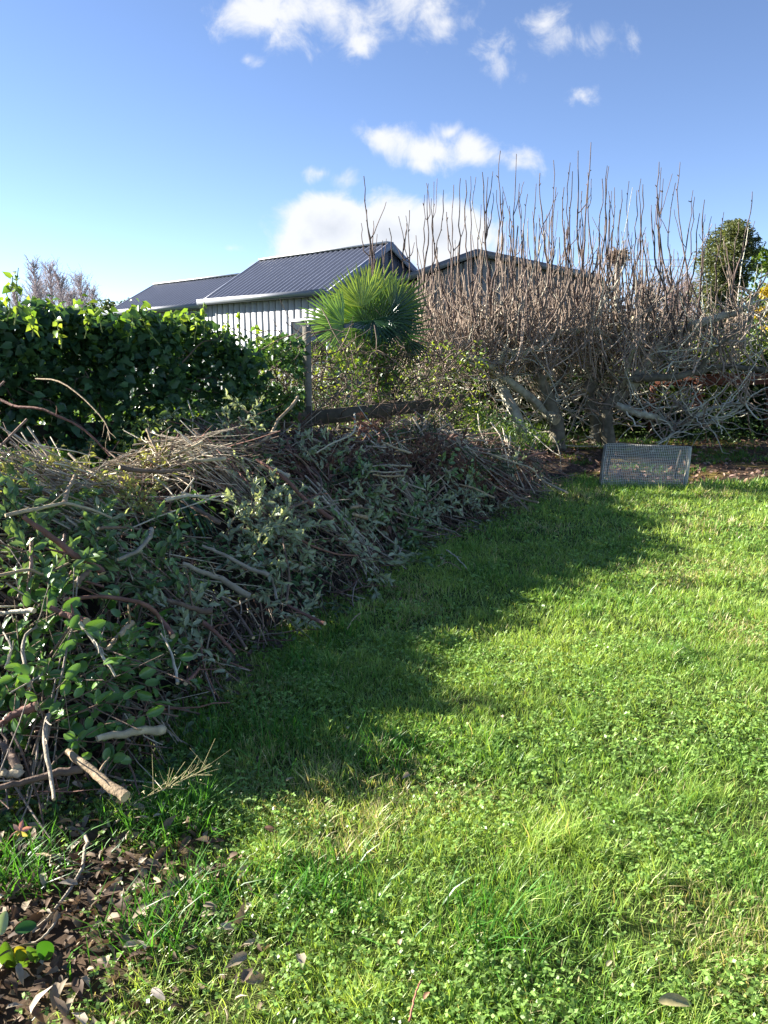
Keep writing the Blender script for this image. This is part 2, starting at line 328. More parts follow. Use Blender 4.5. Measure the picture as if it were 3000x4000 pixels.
# ------------------------------------------------------------------ dead leaf litter
lm = MB()
def litter(n, x, y, zz, L0, L1, cols=None, flat=.6):
    a = R.uniform(0, 6.28, n); D = np.stack([np.cos(a), np.sin(a), R.normal(0, flat, n)], -1); U = np.stack([R.normal(0, flat, n), R.normal(0, flat, n), np.ones(n)], -1)
    L = R.uniform(L0, L1, n); pal = np.array([(.20, .145, .095), (.34, .27, .18), (.10, .07, .045), (.48, .40, .29), (.15, .10, .065)]) if cols is None else np.array(cols)
    lm.leaves(np.stack([x, y, zz], -1), D, U, L, L*R.uniform(.38, .55, n), pal[R.integers(0, len(pal), n)]*R.uniform(.55, 1.25, n)[:, None], 'oval', .55)
x, y = sample(8000, -2.4, .2, 1.1, 3.4, lambda x, y: np.clip(bed_mask(x, y), 0, 1)); n = len(x); litter(n, x, y, ground_z(x, y)+R.uniform(.005, .05, n), .025, .062)
x, y = sample(5500, .0, 9, 9.6, 15.8, lambda x, y: bed_mask(x, y)*(fbm(x*2, y*2, 66) > .38)); n = len(x); litter(n, x, y, ground_z(x, y)+R.uniform(.003, .03, n), .05, .12, [(.22, .13, .08), (.34, .22, .15), (.10, .06, .045), (.3, .2, .16)])
x, y = sample(700, -2.5, 1.6, 1.4, 8, lambda x, y: np.exp(-np.abs(front_dist(x, y)[0])/.25)); n = len(x); litter(n, x, y, ground_z(x, y)+R.uniform(.02, .05, n), .03, .07)
tag(lm.build('leaf_litter', MDL), 'brown curled dead leaves strewn on the soil', 'leaf litter', kind='stuff')

# ------------------------------------------------------------------ brush heap
hx = np.linspace(-4.6, 3.2, 190); hy = np.linspace(0.2, 11.2, 250); X, Y = np.meshgrid(hx, hy); x = X.ravel(); y = Y.ravel(); hz = heap_h(x, y)
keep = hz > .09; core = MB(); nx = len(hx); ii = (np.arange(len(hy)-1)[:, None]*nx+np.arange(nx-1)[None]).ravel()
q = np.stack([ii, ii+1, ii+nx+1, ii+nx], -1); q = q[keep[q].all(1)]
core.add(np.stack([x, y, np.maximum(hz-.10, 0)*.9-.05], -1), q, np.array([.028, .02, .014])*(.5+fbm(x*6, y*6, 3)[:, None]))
HP = []   # random points on the heap
while len(HP) < 9000:
    x = R.uniform(-4.2, 3.0, 6000); y = R.uniform(.6, 10.8, 6000); h = heap_h(x, y); k = (h > .12) & (np.abs(x) < .62*y+.9)
    k &= R.random(6000) < np.clip(4.5/np.maximum(y, 1.5)+.35, 0, 1); HP += list(np.stack([x, y, h], -1)[k])
HP = np.array(HP[:9000])
def gradh(x, y, e=.04): return (heap_h(x+e, y)-heap_h(x-e, y))/(2*e), (heap_h(x, y+e)-heap_h(x, y-e))/(2*e)
def stickpath(p, a, L, sag=.3, wig=.03, n=6, dz=0.):
    gxx, gyy = gradh(p[0], p[1]); s = np.cos(a)*gxx+np.sin(a)*gyy
    d = norm([math.cos(a), math.sin(a), s+dz]); t = np.linspace(-.5, .5, n)
    side = norm(np.cross(d, (0, 0, 1))); P = np.array(p)[None]+d[None]*(t*L)[:, None]
    cv = R.normal(0, wig*2.2)
    P += side[None]*(cv*L*(t*t*4-.5)+R.normal(0, wig*.3*L, n))[:, None]; P[:, 2] += R.normal(0, wig*.3*L, n)-sag*.12*L*(t*t*4-1)*R.uniform(-.2, 1)
    return P
PALB = np.array([(.22, .14, .10), (.13, .09, .065), (.33, .26, .18), (.48, .41, .30), (.27, .22, .17), (.24, .125, .09)])
for i in range(850):
    p = HP[i]; D = p[1]; L = R.uniform(.18, .9); a = R.uniform(0, 6.28)
    r = R.uniform(.0016, .004)*(1 if R.random() < .8 else 2.)*(1+.05*D)
    P = stickpath((p[0], p[1], p[2]*.95+R.uniform(-.05, .08)), a, L, dz=R.normal(0, .3)); core.tube(P, np.linspace(r, r*.5, 6), PALB[R.integers(0, 6)]*R.uniform(.7, 1.4), 4, mi=0)
for i in range(125):      # armfuls thrown on together: same wood, nearly the same direction
    p0 = HP[R.integers(0, 9000)]; a0 = R.normal(-.7, .75); c0 = PALB[R.integers(0, 6)]; r0_ = R.uniform(.002, .0062)*(1+.05*p0[1]); L0 = R.uniform(.4, 1.2)
    for j in range(R.integers(8, 26)):
        q = p0[:2]+R.normal(0, .13, 2); h = float(heap_h(q[0], q[1])); 
        if h < .1: continue
        P = stickpath((q[0], q[1], h*.96+R.uniform(-.05, .10)), a0+R.normal(0, .2), L0*R.uniform(.5, 1.2), dz=R.normal(0, .12), wig=.025); rr = r0_*R.uniform(.5, 1.4)
        core.tube(P, np.linspace(rr, rr*.55, 6), c0*R.uniform(.7, 1.4), 5, cap=rr > .004, capc=(.5, .4, .25), mi=0)
for (zx, zy, a0, n_, L_0) in [(480, 260, 1.0, 26, .55), (420, 330, 1.15, 26, .5), (560, 210, .5, 22, .6), (600, 260, .35, 20, .6), (520, 420, .8, 18, .6), (700, 300, -.1, 20, .6), (900, 250, -.1, 26, .7), (1050, 240, -.15, 24, .8), (1150, 290, -.2, 20, .7), (1000, 340, -.1, 18, .7), (200, 420, .5, 16, .6), (100, 480, .2, 16, .6), (330, 480, .1, 16, .7), (760, 400, .9, 14, .4), (860, 330, -.3, 16, .6)]:  # pale straw armfuls, coloured lighter still for the sunlit crest
    c_ = surf(zx*.7233, 1600+zy*.7233, .05); c_ = at(zx*.7233, 1600+zy*.7233, 5.2) if c_ is None else c_
    for j in range(n_):
        q = c_[:2]+R.normal(0, .10, 2); h = float(heap_h(q[0], q[1])); P = stickpath((q[0], q[1], h+R.uniform(.0, .16)), a0+R.normal(0, .25), L_0*R.uniform(.4, 1.1), dz=R.normal(.05, .15), wig=.03)
        rr = R.uniform(.0022, .0060); core.tube(P, np.linspace(rr, rr*.5, 6), np.array([(.66, .57, .42), (.52, .43, .31), (.32, .24, .16)][R.integers(0, 3)])*R.uniform(.8, 1.2), 5, cap=True, capc=(.55, .45, .3), mi=0)
k = 0
while k < 420:            # ends spilling on to the grass
    x_ = R.uniform(-2, 2.6); y_ = R.uniform(1.9, 9.6); d_ = float(front_dist(x_, y_)[0])
    if not -.10 < d_ < .25: continue
    k += 1; r = R.uniform(.002, .005)*(1+.05*y_); P = stickpath((x_, y_, .04+R.uniform(0, .1)), R.normal(-.8, .6), R.uniform(.15, .5), dz=R.normal(0, .15)); P[:, 2] = np.maximum(P[:, 2], .012)
    core.tube(P, np.linspace(r, r*.5, 6), PALB[R.integers(0, 6)]*R.uniform(.7, 1.4), 4, mi=0)
# loose leaves all over the heap, kinds by patch
p = HP[R.integers(0, 9000, 30000)]+R.normal(0, .04, (30000, 3)); p = p[R.random(30000) < .08+.92*sstep(.42, .6, fbm(p[:, 0]*3.2, p[:, 1]*3.2, 91))]; p[:, 2] = heap_h(p[:, 0], p[:, 1])*.96+R.uniform(-.02, .11, len(p))
n = len(p); v = fbm(p[:, 0]*1.5, p[:, 1]*1.5, 70)+R.normal(0, .1, n); far = p[:, 1] > 6.2
kind = np.where(far & (v > .47), 3, np.where(v < .42, 0, np.where(v < .56, 1, 2)))
pal = np.array([(.08, .17, .05), (.32, .37, .22), (.13, .22, .07), (.15, .08, .06)])
keep = R.random(n) < np.where(far, .95, .62); p = p[keep]; kind = kind[keep]; n = len(p)
a = R.uniform(0, 6.28, n); D = np.stack([np.cos(a), np.sin(a), R.normal(-.2, .5, n)], -1); U = np.stack([R.normal(.3, .5, n), R.normal(-.4, .5, n), np.ones(n)], -1)
L = np.array([.055, .04, .045, .075])[kind]*R.uniform(.7, 1.3, n)
core.leaves(p, D, U, L, L*.42, pal[kind]*R.uniform(.6, 1.5, n)[:, None], 'oval', .2, mi=1)
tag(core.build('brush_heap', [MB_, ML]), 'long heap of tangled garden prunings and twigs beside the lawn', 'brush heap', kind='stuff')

em = MB(); x_ = R.uniform(-2.2, 2.8, 30000); y_ = R.uniform(1.9, 9.8, 30000); d_ = front_dist(x_, y_)[0]; k = (d_ > -.12-.1*fbm(x_*3, y_*3, 2)) & (d_ < .35) & (R.random(30000) < .8); x_ = x_[k]; y_ = y_[k]; n = len(x_)
v_ = fbm(x_*1.5, y_*1.5, 70)+R.normal(0, .1, n); pal_ = np.array([(.04, .10, .025), (.16, .21, .11), (.09, .06, .04)])[np.where(v_ < .45, 0, np.where(v_ < .6, 1, 2))]
a = R.uniform(0, 6.28, n); em.leaves(np.stack([x_, y_, .015+heap_h(x_, y_)+R.uniform(0, .05, n)], -1), np.stack([np.cos(a), np.sin(a), R.normal(-.1, .4, n)], -1), np.stack([R.normal(.3, .5, n), R.normal(-.4, .5, n), np.ones(n)], -1), R.uniform(.03, .06, n), .02, pal_*R.uniform(.6, 1.4, n)[:, None], 'oval', .2)
tag(em.build('spilled_leaves', ML), 'green and grey leaves spilling from the heap foot on to the grass', 'fallen leaves', kind='stuff')
# --- cut branches one can point at
def smooth_path(P, n):
    P = np.asarray(P, float); 
    if len(P) == 2: t = np.linspace(0, 1, n)[:, None]; return P[0]*(1-t)+P[1]*t
    Q = np.vstack([2*P[0]-P[1], P, 2*P[-1]-P[-2]]); out = []; m = max(2, n//(len(P)-1))
    for i in range(len(P)-1):
        a, b, c, d = Q[i:i+4]
        for t in np.linspace(0, 1, m, endpoint=False): out.append(.5*((2*b)+(-a+c)*t+(2*a-5*b+4*c-d)*t*t+(-a+3*b-3*c+d)*t**3))
    return np.array(out+[P[-1]])
CUTC = (.52, .40, .24)
def branch(name, pts, r, col, label, depth=None, lift=.05, taper=.6, twigs=2, cap=True, group=None):
    W = []
    for i, (px, py) in enumerate(pts):
        if depth is not None: W.append(at(px, py, depth[0]+(depth[1]-depth[0])*i/(len(pts)-1)))
        else:
            s = surf(px, py, lift); W.append(s if s is not None else at(px, py, W[-1][1] if W else 6.))
    W = np.array(W)
    if depth is None and len(W) > 2:   # smooth depths so that a stick stays straight in space
        Ds = W[:, 1]; t = np.linspace(0, 1, len(W)); k = np.polyfit(t, Ds, 1); Dn = np.minimum(np.polyval(k, t), Ds+.02)
        W = np.array([at(px, py, dd) for (px, py), dd in zip(pts, Dn)])
    P = smooth_path(W, 14); nn_ = len(P); P = P+R.normal(0, r*.18, P.shape); r *= 1.2
    m = MB(); rr = r*np.linspace(1, taper, nn_)*(1+.12*R.random(nn_)); c0 = np.asarray(col)
    cc = c0[None]*R.uniform(.8, 1.2, (nn_, 1))
    root = P[0].copy()
    m.tube(P, rr, cc, 9 if r > .009 else 6, cap=cap, capc=CUTC)
    for _ in range(twigs):
        k = R.integers(1, nn_-1); d = norm(P[min(k+1, nn_-1)]-P[k-1]); d2 = norm(d+R.normal(0, .55, 3)); l = R.uniform(.06, .2)
        q = P[k]+d2[None]*np.linspace(0, l, 4)[:, None]+R.normal(0, .004, (4, 3)); q[0] = P[k]
        m.tube(q, np.linspace(rr[k]*.45, rr[k]*.2, 4), c0*.9, 4)
    o = m.build(name, MB_, smooth=True, loc=root)
    return tag(o, label, 'branch', group)
Z5 = lambda *p: [(x*.7233, 1600+y*.7233) for x, y in p]
Z6 = lambda *p: [(900+x*.844, 1600+y*.844) for x, y in p]
Z7 = lambda *p: [(x*.663, 2600+y*.663) for x, y in p]
CREAM, TAN, BRN, RED, GRY, PALE = (.44, .36, .23), (.34, .25, .15), (.17, .115, .08), (.21, .105, .075), (.31, .26, .19), (.48, .42, .31)
BR = [
 (Z5((30,572),(200,535),(345,508),(480,535),(605,585)), .008, CREAM, 'pale peeled stick bent in a shallow peak on the sunlit left of the heap'),
 (Z5((345,508),(370,430),(405,350)), .011, TAN, 'torn tan stub standing up from the peak of the bent pale stick'),
 (Z5((640,310),(760,330),(900,335),(975,325)), .012, BRN, 'brown cut branch with pale left end lying level on the heap crest'),
 (Z5((1215,265),(1120,272),(1020,270)), .011, CREAM, 'cream barkless stick lying level near the top of the heap'),
 (Z5((1095,175),(1020,210),(930,240)), .009, CREAM, 'cream stick curving up to a blunt tip on the heap crest'),
 (Z5((820,650),(800,700),(740,765),(640,810)), .012, GRY, 'grey upturned elbow of branch with pale sawn tip mid heap'),
 (Z5((0,895),(160,865),(230,892),(300,865),(370,830)), .006, TAN, 'thin wavy tan stick reaching in from the left edge of the photo'),
 (Z5((930,1225),(870,1130),(800,1060),(690,1030),(540,1010),(350,1020)), .010, RED, 'long reddish branch arching over and down the heap face'),
 (Z5((430,1150),(500,1240),(560,1340),(625,1440)), .007, PALE, 'pale grey stick slanting down to the right over big glossy leaves'),
 (Z5((710,1150),(650,1215),(585,1290)), .011, TAN, 'short tan stick pointing up right with a square cut end'),
 (Z5((1350,1010),(1200,920),(1100,880),(990,830)), .015, GRY, 'thick lichen spotted grey branch slanting down the dark heap face'),
 (Z5((1455,895),(1330,850),(1200,780),(1090,735)), .011, GRY, 'grey branch just above the lichen spotted one on the heap face'),
 (Z5((1190,615),(1080,550),(980,490)), .011, BRN, 'brown branch with cream sawn end above the strappy leaves'),
 (Z5((1560,365),(1480,320),(1390,300)), .011, PALE, 'whitish stub with a splintered end near the middle of the crest'),
 (Z5((560,880),(500,840),(400,780),(280,690),(120,580)), .015, RED, 'thick reddish branch running down through green leaves on the left'),
 (Z5((410,945),(460,890),(500,850)), .013, BRN, 'short brown branch crossing under the thick reddish one'),
 (Z5((1145,1090),(1080,1085),(1000,1060),(900,1030)), .013, BRN, 'brown branch with a pale knot beside its round sawn end'),
 (Z5((185,1085),(100,1090),(0,1100)), .009, PALE, 'straight pale stick poking in level at the left edge'),
 (Z5((960,1480),(945,1400),(920,1300),(870,1210)), .006, PALE, 'slender pale stick hanging down the foot of the heap'),
 (Z5((1100,1150),(1180,1220),(1270,1320)), .009, RED, 'straight red brown rod at the dark foot of the heap'),
 (Z5((470,1148),(380,1120),(280,1070)), .013, RED, 'reddish branch with a round sawn end above the pale grey slanting stick'),
 (Z5((530,640),(650,635),(760,645)), .007, BRN, 'thin brown stick lying level below the bent pale stick'),
 (Z5((830,360),(900,420),(960,475),(1050,370)), .005, PALE, 'V shaped white twig on the heap below the crest'),
 (Z5((890,490),(1020,465),(1130,470)), .009, PALE, 'pale level stick touching the tip of the V shaped twig'),
 (Z5((1370,1235),(1280,1100),(1160,980)), .007, BRN, 'straight brown rod running to the lawn edge from the heap face'),
 (Z5((1330,1290),(1240,1150),(1150,1000)), .006, BRN, 'thinner rod parallel to and left of the brown rod at the lawn edge'),
 (Z6((475,510),(350,420),(250,320),(120,230)), .014, RED, 'long straight reddish branch with cut end sloping down the middle heap'),
 (Z6((270,305),(200,285),(130,255)), .013, CREAM, 'cream stub with broken end beside the long straight reddish branch'),
 (Z6((300,590),(400,640),(500,670),(590,675)), .007, RED, 'thin branch leading out to the pale leaf spray near the lawn'),
 (Z6((435,990),(350,950),(265,905)), .009, RED, 'red brown stick pointing out over the shaded grass'),
 (Z6((840,205),(770,180),(700,150)), .011, CREAM, 'cream stick slanting on the crest over the brown leaves'),
 (Z6((1425,430),(1340,410),(1250,370),(1150,300)), .008, TAN, 'tan branch reaching the grass at the far end of the heap'),
 (Z6((1560,385),(1430,320),(1400,275),(1300,240),(1190,200)), .010, CREAM, 'pale crooked branch trailing off the far right end of the heap'),
 (Z6((1460,195),(1330,230)), .014, RED, 'smooth pinkish stick lying on bare soil past the heap end'),
 (Z6((630,500),(570,485)), .015, TAN, 'stubby log end with round pale cut in the middle heap'),
 (Z6((605,447),(560,453)), .012, TAN, 'small log end just above the stubby one'),
 (Z6((835,262),(740,258),(640,262)), .008, GRY, 'topmost of the level grey sticks lying together behind the heap middle'),
 (Z6((835,280),(740,290),(650,285)), .008, GRY, 'middle one of the level grey sticks lying together'),
 (Z6((800,305),(730,308),(660,300)), .008, TAN, 'lowest and tan one of the level sticks lying together'),
 (Z6((270,460),(340,430),(410,390),(420,320),(370,270)), .008, BRN, 'hooked brown branch curling back on itself on the heap'),
 (Z6((260,890),(270,760),(240,590)), .006, BRN, 'thin upright twig in front of the grey green leaves'),
 (Z6((1220,408),(1130,365),(1060,345)), .009, TAN, 'tan stick on the far heap face ending above pale leaves'),
 (Z6((820,550),(900,565),(960,575)), .007, BRN, 'brown twig at the heap foot by the shaded lawn'),
 (Z7((965,384),(850,382),(700,405),(560,430)), .0155, CREAM, 'smooth cream log with round sawn end jutting over the grass'),
 (Z7((740,770),(600,670),(480,570),(390,510)), .0150, TAN, 'tan sawn branch sloping down below the smooth cream log'),
 (Z7((490,610),(300,640),(150,680),(0,715)), .012, BRN, 'brown branch lying level behind the tan sloping one'),
 (Z7((210,240),(80,290),(0,350)), .014, RED, 'rough reddish branch rising from the left edge low on the heap'),
 (Z7((125,640),(60,635),(0,640)), .013, CREAM, 'cream cut stub end at the lower left edge'),
 (Z7((290,290),(265,380),(270,500),(300,650),(315,790)), .008, GRY, 'grey curved stick hanging upright at the lower left'),
 (Z7((110,620),(60,520),(0,450)), .014, BRN, 'brown branch ending above the cream cut stub'),
 (Z5((30,1400),(60,1290),(20,1200)), .005, PALE, 'thin white twig hanging at the left edge'),
 (Z5((160,1500),(125,1330),(140,1220),(200,1170)), .007, GRY, 'curved grey twig hanging over leaves at the left'),
 (Z5((1000,1480),(1040,1440),(1075,1400)), .008, RED, 'short red stick at the heap foot by the shaded grass'),
]
for i, (pts, r, c, lab) in enumerate(BR):
    branch('cut_branch', pts, r, c, lab, lift=.23 if i < 43 else .17, twigs=2 if r < .012 else 1)
G7 = lambda *p: [(x*.663, 2600+y*.663) for x, y in p]
def on_ground(name, pts, r, col, lab, z=.03, twigs=1):
    P = [gnd(px, py, z) for px, py in pts]; m = MB(); Q = smooth_path(P, 16); Q = Q+R.normal(0, r*.3, Q.shape); Q[:, 2] += .02*np.sin(np.linspace(0, 3.1, len(Q)))
    m.tube(Q, r*np.linspace(1, .6, len(Q)), np.asarray(col)*R.uniform(.85, 1.15, (len(Q), 1)), 7, cap=True, capc=CUTC)
    for _ in range(twigs):
        k = R.integers(3, len(Q)-3); d2 = norm(Q[k+1]-Q[k-1]+R.normal(0, 1e-3, 3)+norm([R.normal(), R.normal(), .2])*.03); m.tube(Q[k]+d2*np.linspace(0, .09, 4)[:, None], np.linspace(r*.6, r*.2, 4), col, 4)
    return tag(m.build(name, MB_, smooth=True, loc=Q[0]), lab, 'twig')
on_ground('fallen_twig', G7((450,960),(500,1020),(520,1070),(500,1110),(490,1230),(420,1350),(330,1450),(210,1560)), .007, GRY, 'long crooked grey twig across the dead leaves at lower left', twigs=0)
on_ground('fallen_twig', G7((335,1460),(320,1560),(250,1640),(150,1650)), .004, GRY, 'thin grey side twig curving to the big green leaves in the corner', twigs=0)
on_ground('fallen_twig', G7((210,1120),(340,1160),(480,1180)), .006, TAN, 'short tan twig lying on dead leaves above the crooked grey one')
on_ground('fallen_twig', G7((300,1230),(430,1235),(570,1240)), .004, TAN, 'thin level twig beside the bend of the crooked grey one')
on_ground('fallen_twig', Z6((600,945),(540,1020)), .005, TAN, 'small tan twig lying on shaded grass below the red brown stick', .06)
on_ground('fallen_twig', Z6((1000,650),(1040,690),(1095,735)), .006, PALE, 'pale twig lying on shaded grass to the right of the heap', .06)
on_ground('fallen_twig', Z6((960,725),(1010,720),(1065,742)), .005, TAN, 'shorter twig meeting the pale one on the shaded grass', .06, 0)
on_ground('fallen_twig', [(1600, 3990), (1625, 3900), (1650, 3830)], .003, (.3, .13, .08), 'thin reddish stalk in the grass at the bottom of the photo', .05, 0)
branch('tall_stick', [(1163, 1550), (1140, 1585), (1085, 1640), (1060, 1690), (1000, 1740), (870, 1780)], .011, TAN, 'crooked tan stick rising from the heap in front of the fence post', depth=(6.6, 5.6), twigs=2)
branch('tall_stick', [(1385, 1615), (1380, 1690), (1300, 1730), (1235, 1770)], .007, PALE, 'pale bent stick rising in front of the fence rail', depth=(6.9, 6.2), twigs=1)
branch('tall_stick', [(575, 1675), (590, 1720), (610, 1755)], .008, TAN, 'short pointed stick standing on the heap crest before the dark rail', depth=(5.0, 4.9), twigs=0)
branch('tall_stick', [(0, 1560), (70, 1590), (170, 1600), (330, 1680), (430, 1780)], .008, RED, 'long dark red cane arching in from the left above the heap', depth=(5.2, 4.9), twigs=3)
branch('tall_stick', [(140, 1480), (230, 1490), (330, 1560), (410, 1650), (430, 1720)], .005, TAN, 'thin tan cane arching down before the climber', depth=(5.6, 5.0), twigs=3)

# --- leafy cuttings: one prototype of each kind, then copies
def sprig(name, kind, seed):
    rr = np.random.default_rng(seed); root = empty(name); m = MB(); lf = MB()
    spec = dict(grey=(.50, .056, .021, 64, (.26, .32, .18), (.46, .50, .35)), green=(.48, .06, .028, 40, (.07, .15, .045), (.22, .33, .11)), yellow=(.5, .05, .02, 44, (.30, .33, .08), (.48, .46, .18)),  # yellow kind lightened to carry sunlight on the crest
                brown=(.36, .06, .026, 44, (.09, .05, .035), (.16, .08, .055)), fern=(.5, .03, .007, 240, (.02, .055, .02), (.04, .09, .035)), big=(.42, .085, .05, 20, (.05, .14, .03), (.17, .31, .06)))[kind]
    Ls, lL, lW, nl, ca, cb = spec
    stems = [np.array([[0, 0, 0], [Ls*.3, .01, .03], [Ls*.65, -.02, .05], [Ls, .01, .03]])]
    for b in range(5):
        t = rr.uniform(.15, .85); p0 = np.array([Ls*t, 0, .04]); a = rr.choice([-1, 1])*rr.uniform(.4, 1.0); l = rr.uniform(.12, .26)
        stems.append(p0+np.array([math.cos(a), math.sin(a), rr.uniform(-.1, .6)])*np.linspace(0, l, 4)[:, None])
    P = []; D = []
    for i, s in enumerate(stems):
        s = smooth_path(s, 9); m.tube(s, np.linspace(.0045 if i == 0 else .0028, .0014, len(s)), (.2, .14, .09) if kind != 'green' else (.14, .13, .06), 5)
        k = nl//(3 if i == 0 else 7)+2; tt = rr.uniform(.2, 1, k)*(len(s)-1); i0 = np.minimum(tt.astype(int), len(s)-2); q = s[i0]+(s[i0+1]-s[i0])*(tt-i0)[:, None]
        d = norm(s[i0+1]-s[i0])+rr.normal(0, .65, (k, 3)); P.append(q); D.append(d)
    P = np.vstack(P); D = np.vstack(D); n = len(P); f = rr.random(n)[:, None]; L = lL*rr.uniform(.65, 1.25, n)
    U = np.stack([rr.normal(0, .5, n), rr.normal(0, .5, n), np.ones(n)], -1)
    lf.leaves(P, D, U, L, L*lW/lL*rr.uniform(.85, 1.15, n), (np.array(ca)*(1-f)+np.array(cb)*f), 'lance' if kind in ('fern',) else 'oval', .2)
    m.build('stem', MB_, root, smooth=True); lo_ = lf.build('leaves', MLG if kind in ('green', 'big') else (MDL if kind == 'brown' else ML), root, smooth=kind == 'big')
    if kind == 'big': lo_.modifiers.new('round', 'SUBSURF').render_levels = 1
    return root
def clone(o):
    c = o.copy(); COL.objects.link(c)
    for ch in o.children: d = ch.copy(); COL.objects.link(d); d.parent = c
    return c
KL = dict(grey=('cut spray of pale grey green oval leaves lying on the brush heap', 'grey green leafy cuttings on the heap'),
          green=('cut spray of dark green glossy leaves on the near left of the heap', 'dark green leafy cuttings on the heap'),
          yellow=('sunlit yellowish leafy shoot on top of the left end of the heap', 'yellowish leafy shoots on the heap'),
          brown=('cutting with dull purple brown wilted leaves on the far crest of the heap', 'brown leaved cuttings on the heap'),
          fern=('fine dark green feathery cutting tucked in the far heap', 'feathery cuttings on the heap'),
          big=('cutting with large glossy green oval leaves low on the near heap', 'large leaved cuttings on the heap'))
protos = {}
used = set()
def place(kind, px, py, sc=1., rz=None, lift=.04, tilt=None, n=1):
    key = (kind, R.integers(0, 2))
    if key not in protos: protos[key] = sprig(dict(grey='leafy_cutting', green='glossy_cutting', yellow='yellow_shoot', brown='wilted_cutting', fern='feathery_cutting', big='large_leaved_cutting')[kind], kind, 100+len(protos)); o = protos[key]
    else: o = clone(protos[key])
    s = surf(px, py, lift)
    if s is None: s = at(px, py, 6.)
    gxx, gyy = gradh(s[0], s[1]); nv = Vector((-gxx, -gyy, 1)).normalized(); nv = (nv+Vector((0, -.25, .3))).normalized()
    a = R.normal(-.5, .9) if rz is None else rz
    q = nv.to_track_quat('Z', 'X').to_matrix().to_4x4()@Matrix.Rotation(a, 4, 'Z')
    if rz is not None:
        dvec = Vector((math.cos(rz), math.sin(rz), 0)); dvec = (dvec-nv*dvec.dot(nv)).normalized(); q = Matrix((dvec, nv.cross(dvec), nv)).transposed().to_4x4()
    o.matrix_world = Matrix.Translation(Vector(s)-(q.to_3x3()@Vector((.25*sc, 0, 0))))@q@Matrix.Scale(sc, 4)
    tag(o, KL[kind][0], 'leafy cutting', KL[kind][1]); return o
for kind, L in dict(
    grey=[(Z6((600,690),(690,720),(640,640)), 1.), (Z6((230,560),(60,560),(120,400),(150,650),(200,700),(60,640),(30,760)), 1.), (Z6((420,230),(330,210),(260,240),(470,260)), .95), (Z6((350,850),(300,920),(200,960),(380,700)), .9), (Z6((1230,480),(1150,490),(1050,390),(1300,290),(1060,440),(960,530),(870,590),(700,520),(780,440),(900,480),(560,420),(640,590)), 1.), (Z5((1480,560),(1400,640),(1350,560),(1060,1250),(1000,1200),(1100,1350),(780,250),(1480,700),(1240,160),(900,60),(1350,100)), .9), (Z5((420,700),(770,950),(600,330),(1350,430),(1550,800),(1380,760)), .8)],
    green=[(Z5((60,600),(150,660),(60,780),(250,800),(180,900),(300,960),(100,980),(560,740),(450,680),(620,840),(780,880),(640,980),(300,560),(420,900),(840,790),(60,460),(220,720),(730,1080),(1020,1010),(240,560),(560,600)), 1.), (Z6((520,560),(850,560),(740,640),(560,330),(690,460),(990,290),(1100,330),(620,300),(780,500),(1200,400),(900,400),(830,620)), 1.)],
    yellow=[(Z5((500,430),(420,330),(700,340),(860,380),(620,520),(330,420),(250,470),(120,430),(720,540),(830,560),(560,280),(420,260),(900,290),(60,500),(600,410)), .9)],
    brown=[(Z6((330,140),(420,160),(530,170),(620,200),(700,230),(800,250),(880,290),(950,230),(1010,260),(1060,220),(900,200),(740,330),(480,300),(620,130),(1130,330)), 1.)],
    fern=[(Z6((850,170),(900,190),(1150,180),(1180,230),(1200,260),(1130,240),(620,380),(700,540),(1250,300),(440,380)), 1.)],
    big=[(Z5((200,1300),(330,1250),(530,1330),(620,1400),(850,1400),(700,1330),(480,1250),(80,1400),(750,1450),(120,1250)), 1.), (Z7((100,120),(250,100),(380,60),(520,90),(560,470),(150,400),(60,180),(330,200),(450,420)), .9)]).items():
    for pts, sc in L:
        for (px, py) in pts: place(kind, px+R.normal(0, 8), py+R.normal(0, 8), sc*R.uniform(.85, 1.2))
# pale spray out over the grass, and the two sprigs with their own look
o = place('grey', *Z6((560, 690))[0], 1.25, rz=-.35, lift=.12); o['label'] = 'large pale leaf spray hanging out over the shaded grass'
o = place('green', *Z6((890, 720))[0], .8, rz=.1, lift=.1); o['label'] = 'small green sprig lying on the grass beside the heap foot'

# strappy leaves
def straps(name, px, py, n, L, lab, col, spread=1.):
    s = surf(px, py, .08); root = empty(name, tuple(s)); 
    for i in range(n):
        a = R.normal(-.4, .55*spread); l = L*R.uniform(.7, 1.15); t = np.linspace(0, 1, 9)
        P = np.stack([np.cos(a)*l*.75*t, np.sin(a)*l*.75*t*.7, .09*np.sin(t*2.2)-l*.62*t**2.2], -1)
        w = .013*np.sin(np.clip(t*.9+.12, 0, 1)*math.pi)**.5; S = norm(np.cross(np.gradient(P, axis=0), (0, 0, 1)))
        V = np.concatenate([P-S*w[:, None], P+np.array([0, 0, -.004]), P+S*w[:, None]]); k = 9; f = [[j, j+1, k+j+1, k+j] for j in range(8)]+[[k+j, k+j+1, 2*k+j+1, 2*k+j] for j in range(8)]
        m = MB(); m.add(V, f, np.array(col)*R.uniform(.7, 1.3)); m.build('leaf', MLG, root, smooth=True)
    return tag(root, lab, 'strappy leaves')
straps('strap_leaf_clump', *Z5((930, 520))[0], 16, .42, 'clump of long dark strappy leaves drooping down the heap face', (.025, .07, .03))
straps('strap_leaf_clump', *Z5((1290, 700))[0], 6, .40, 'few long green blades hanging beside the grey green leaves', (.05, .12, .04), .4)

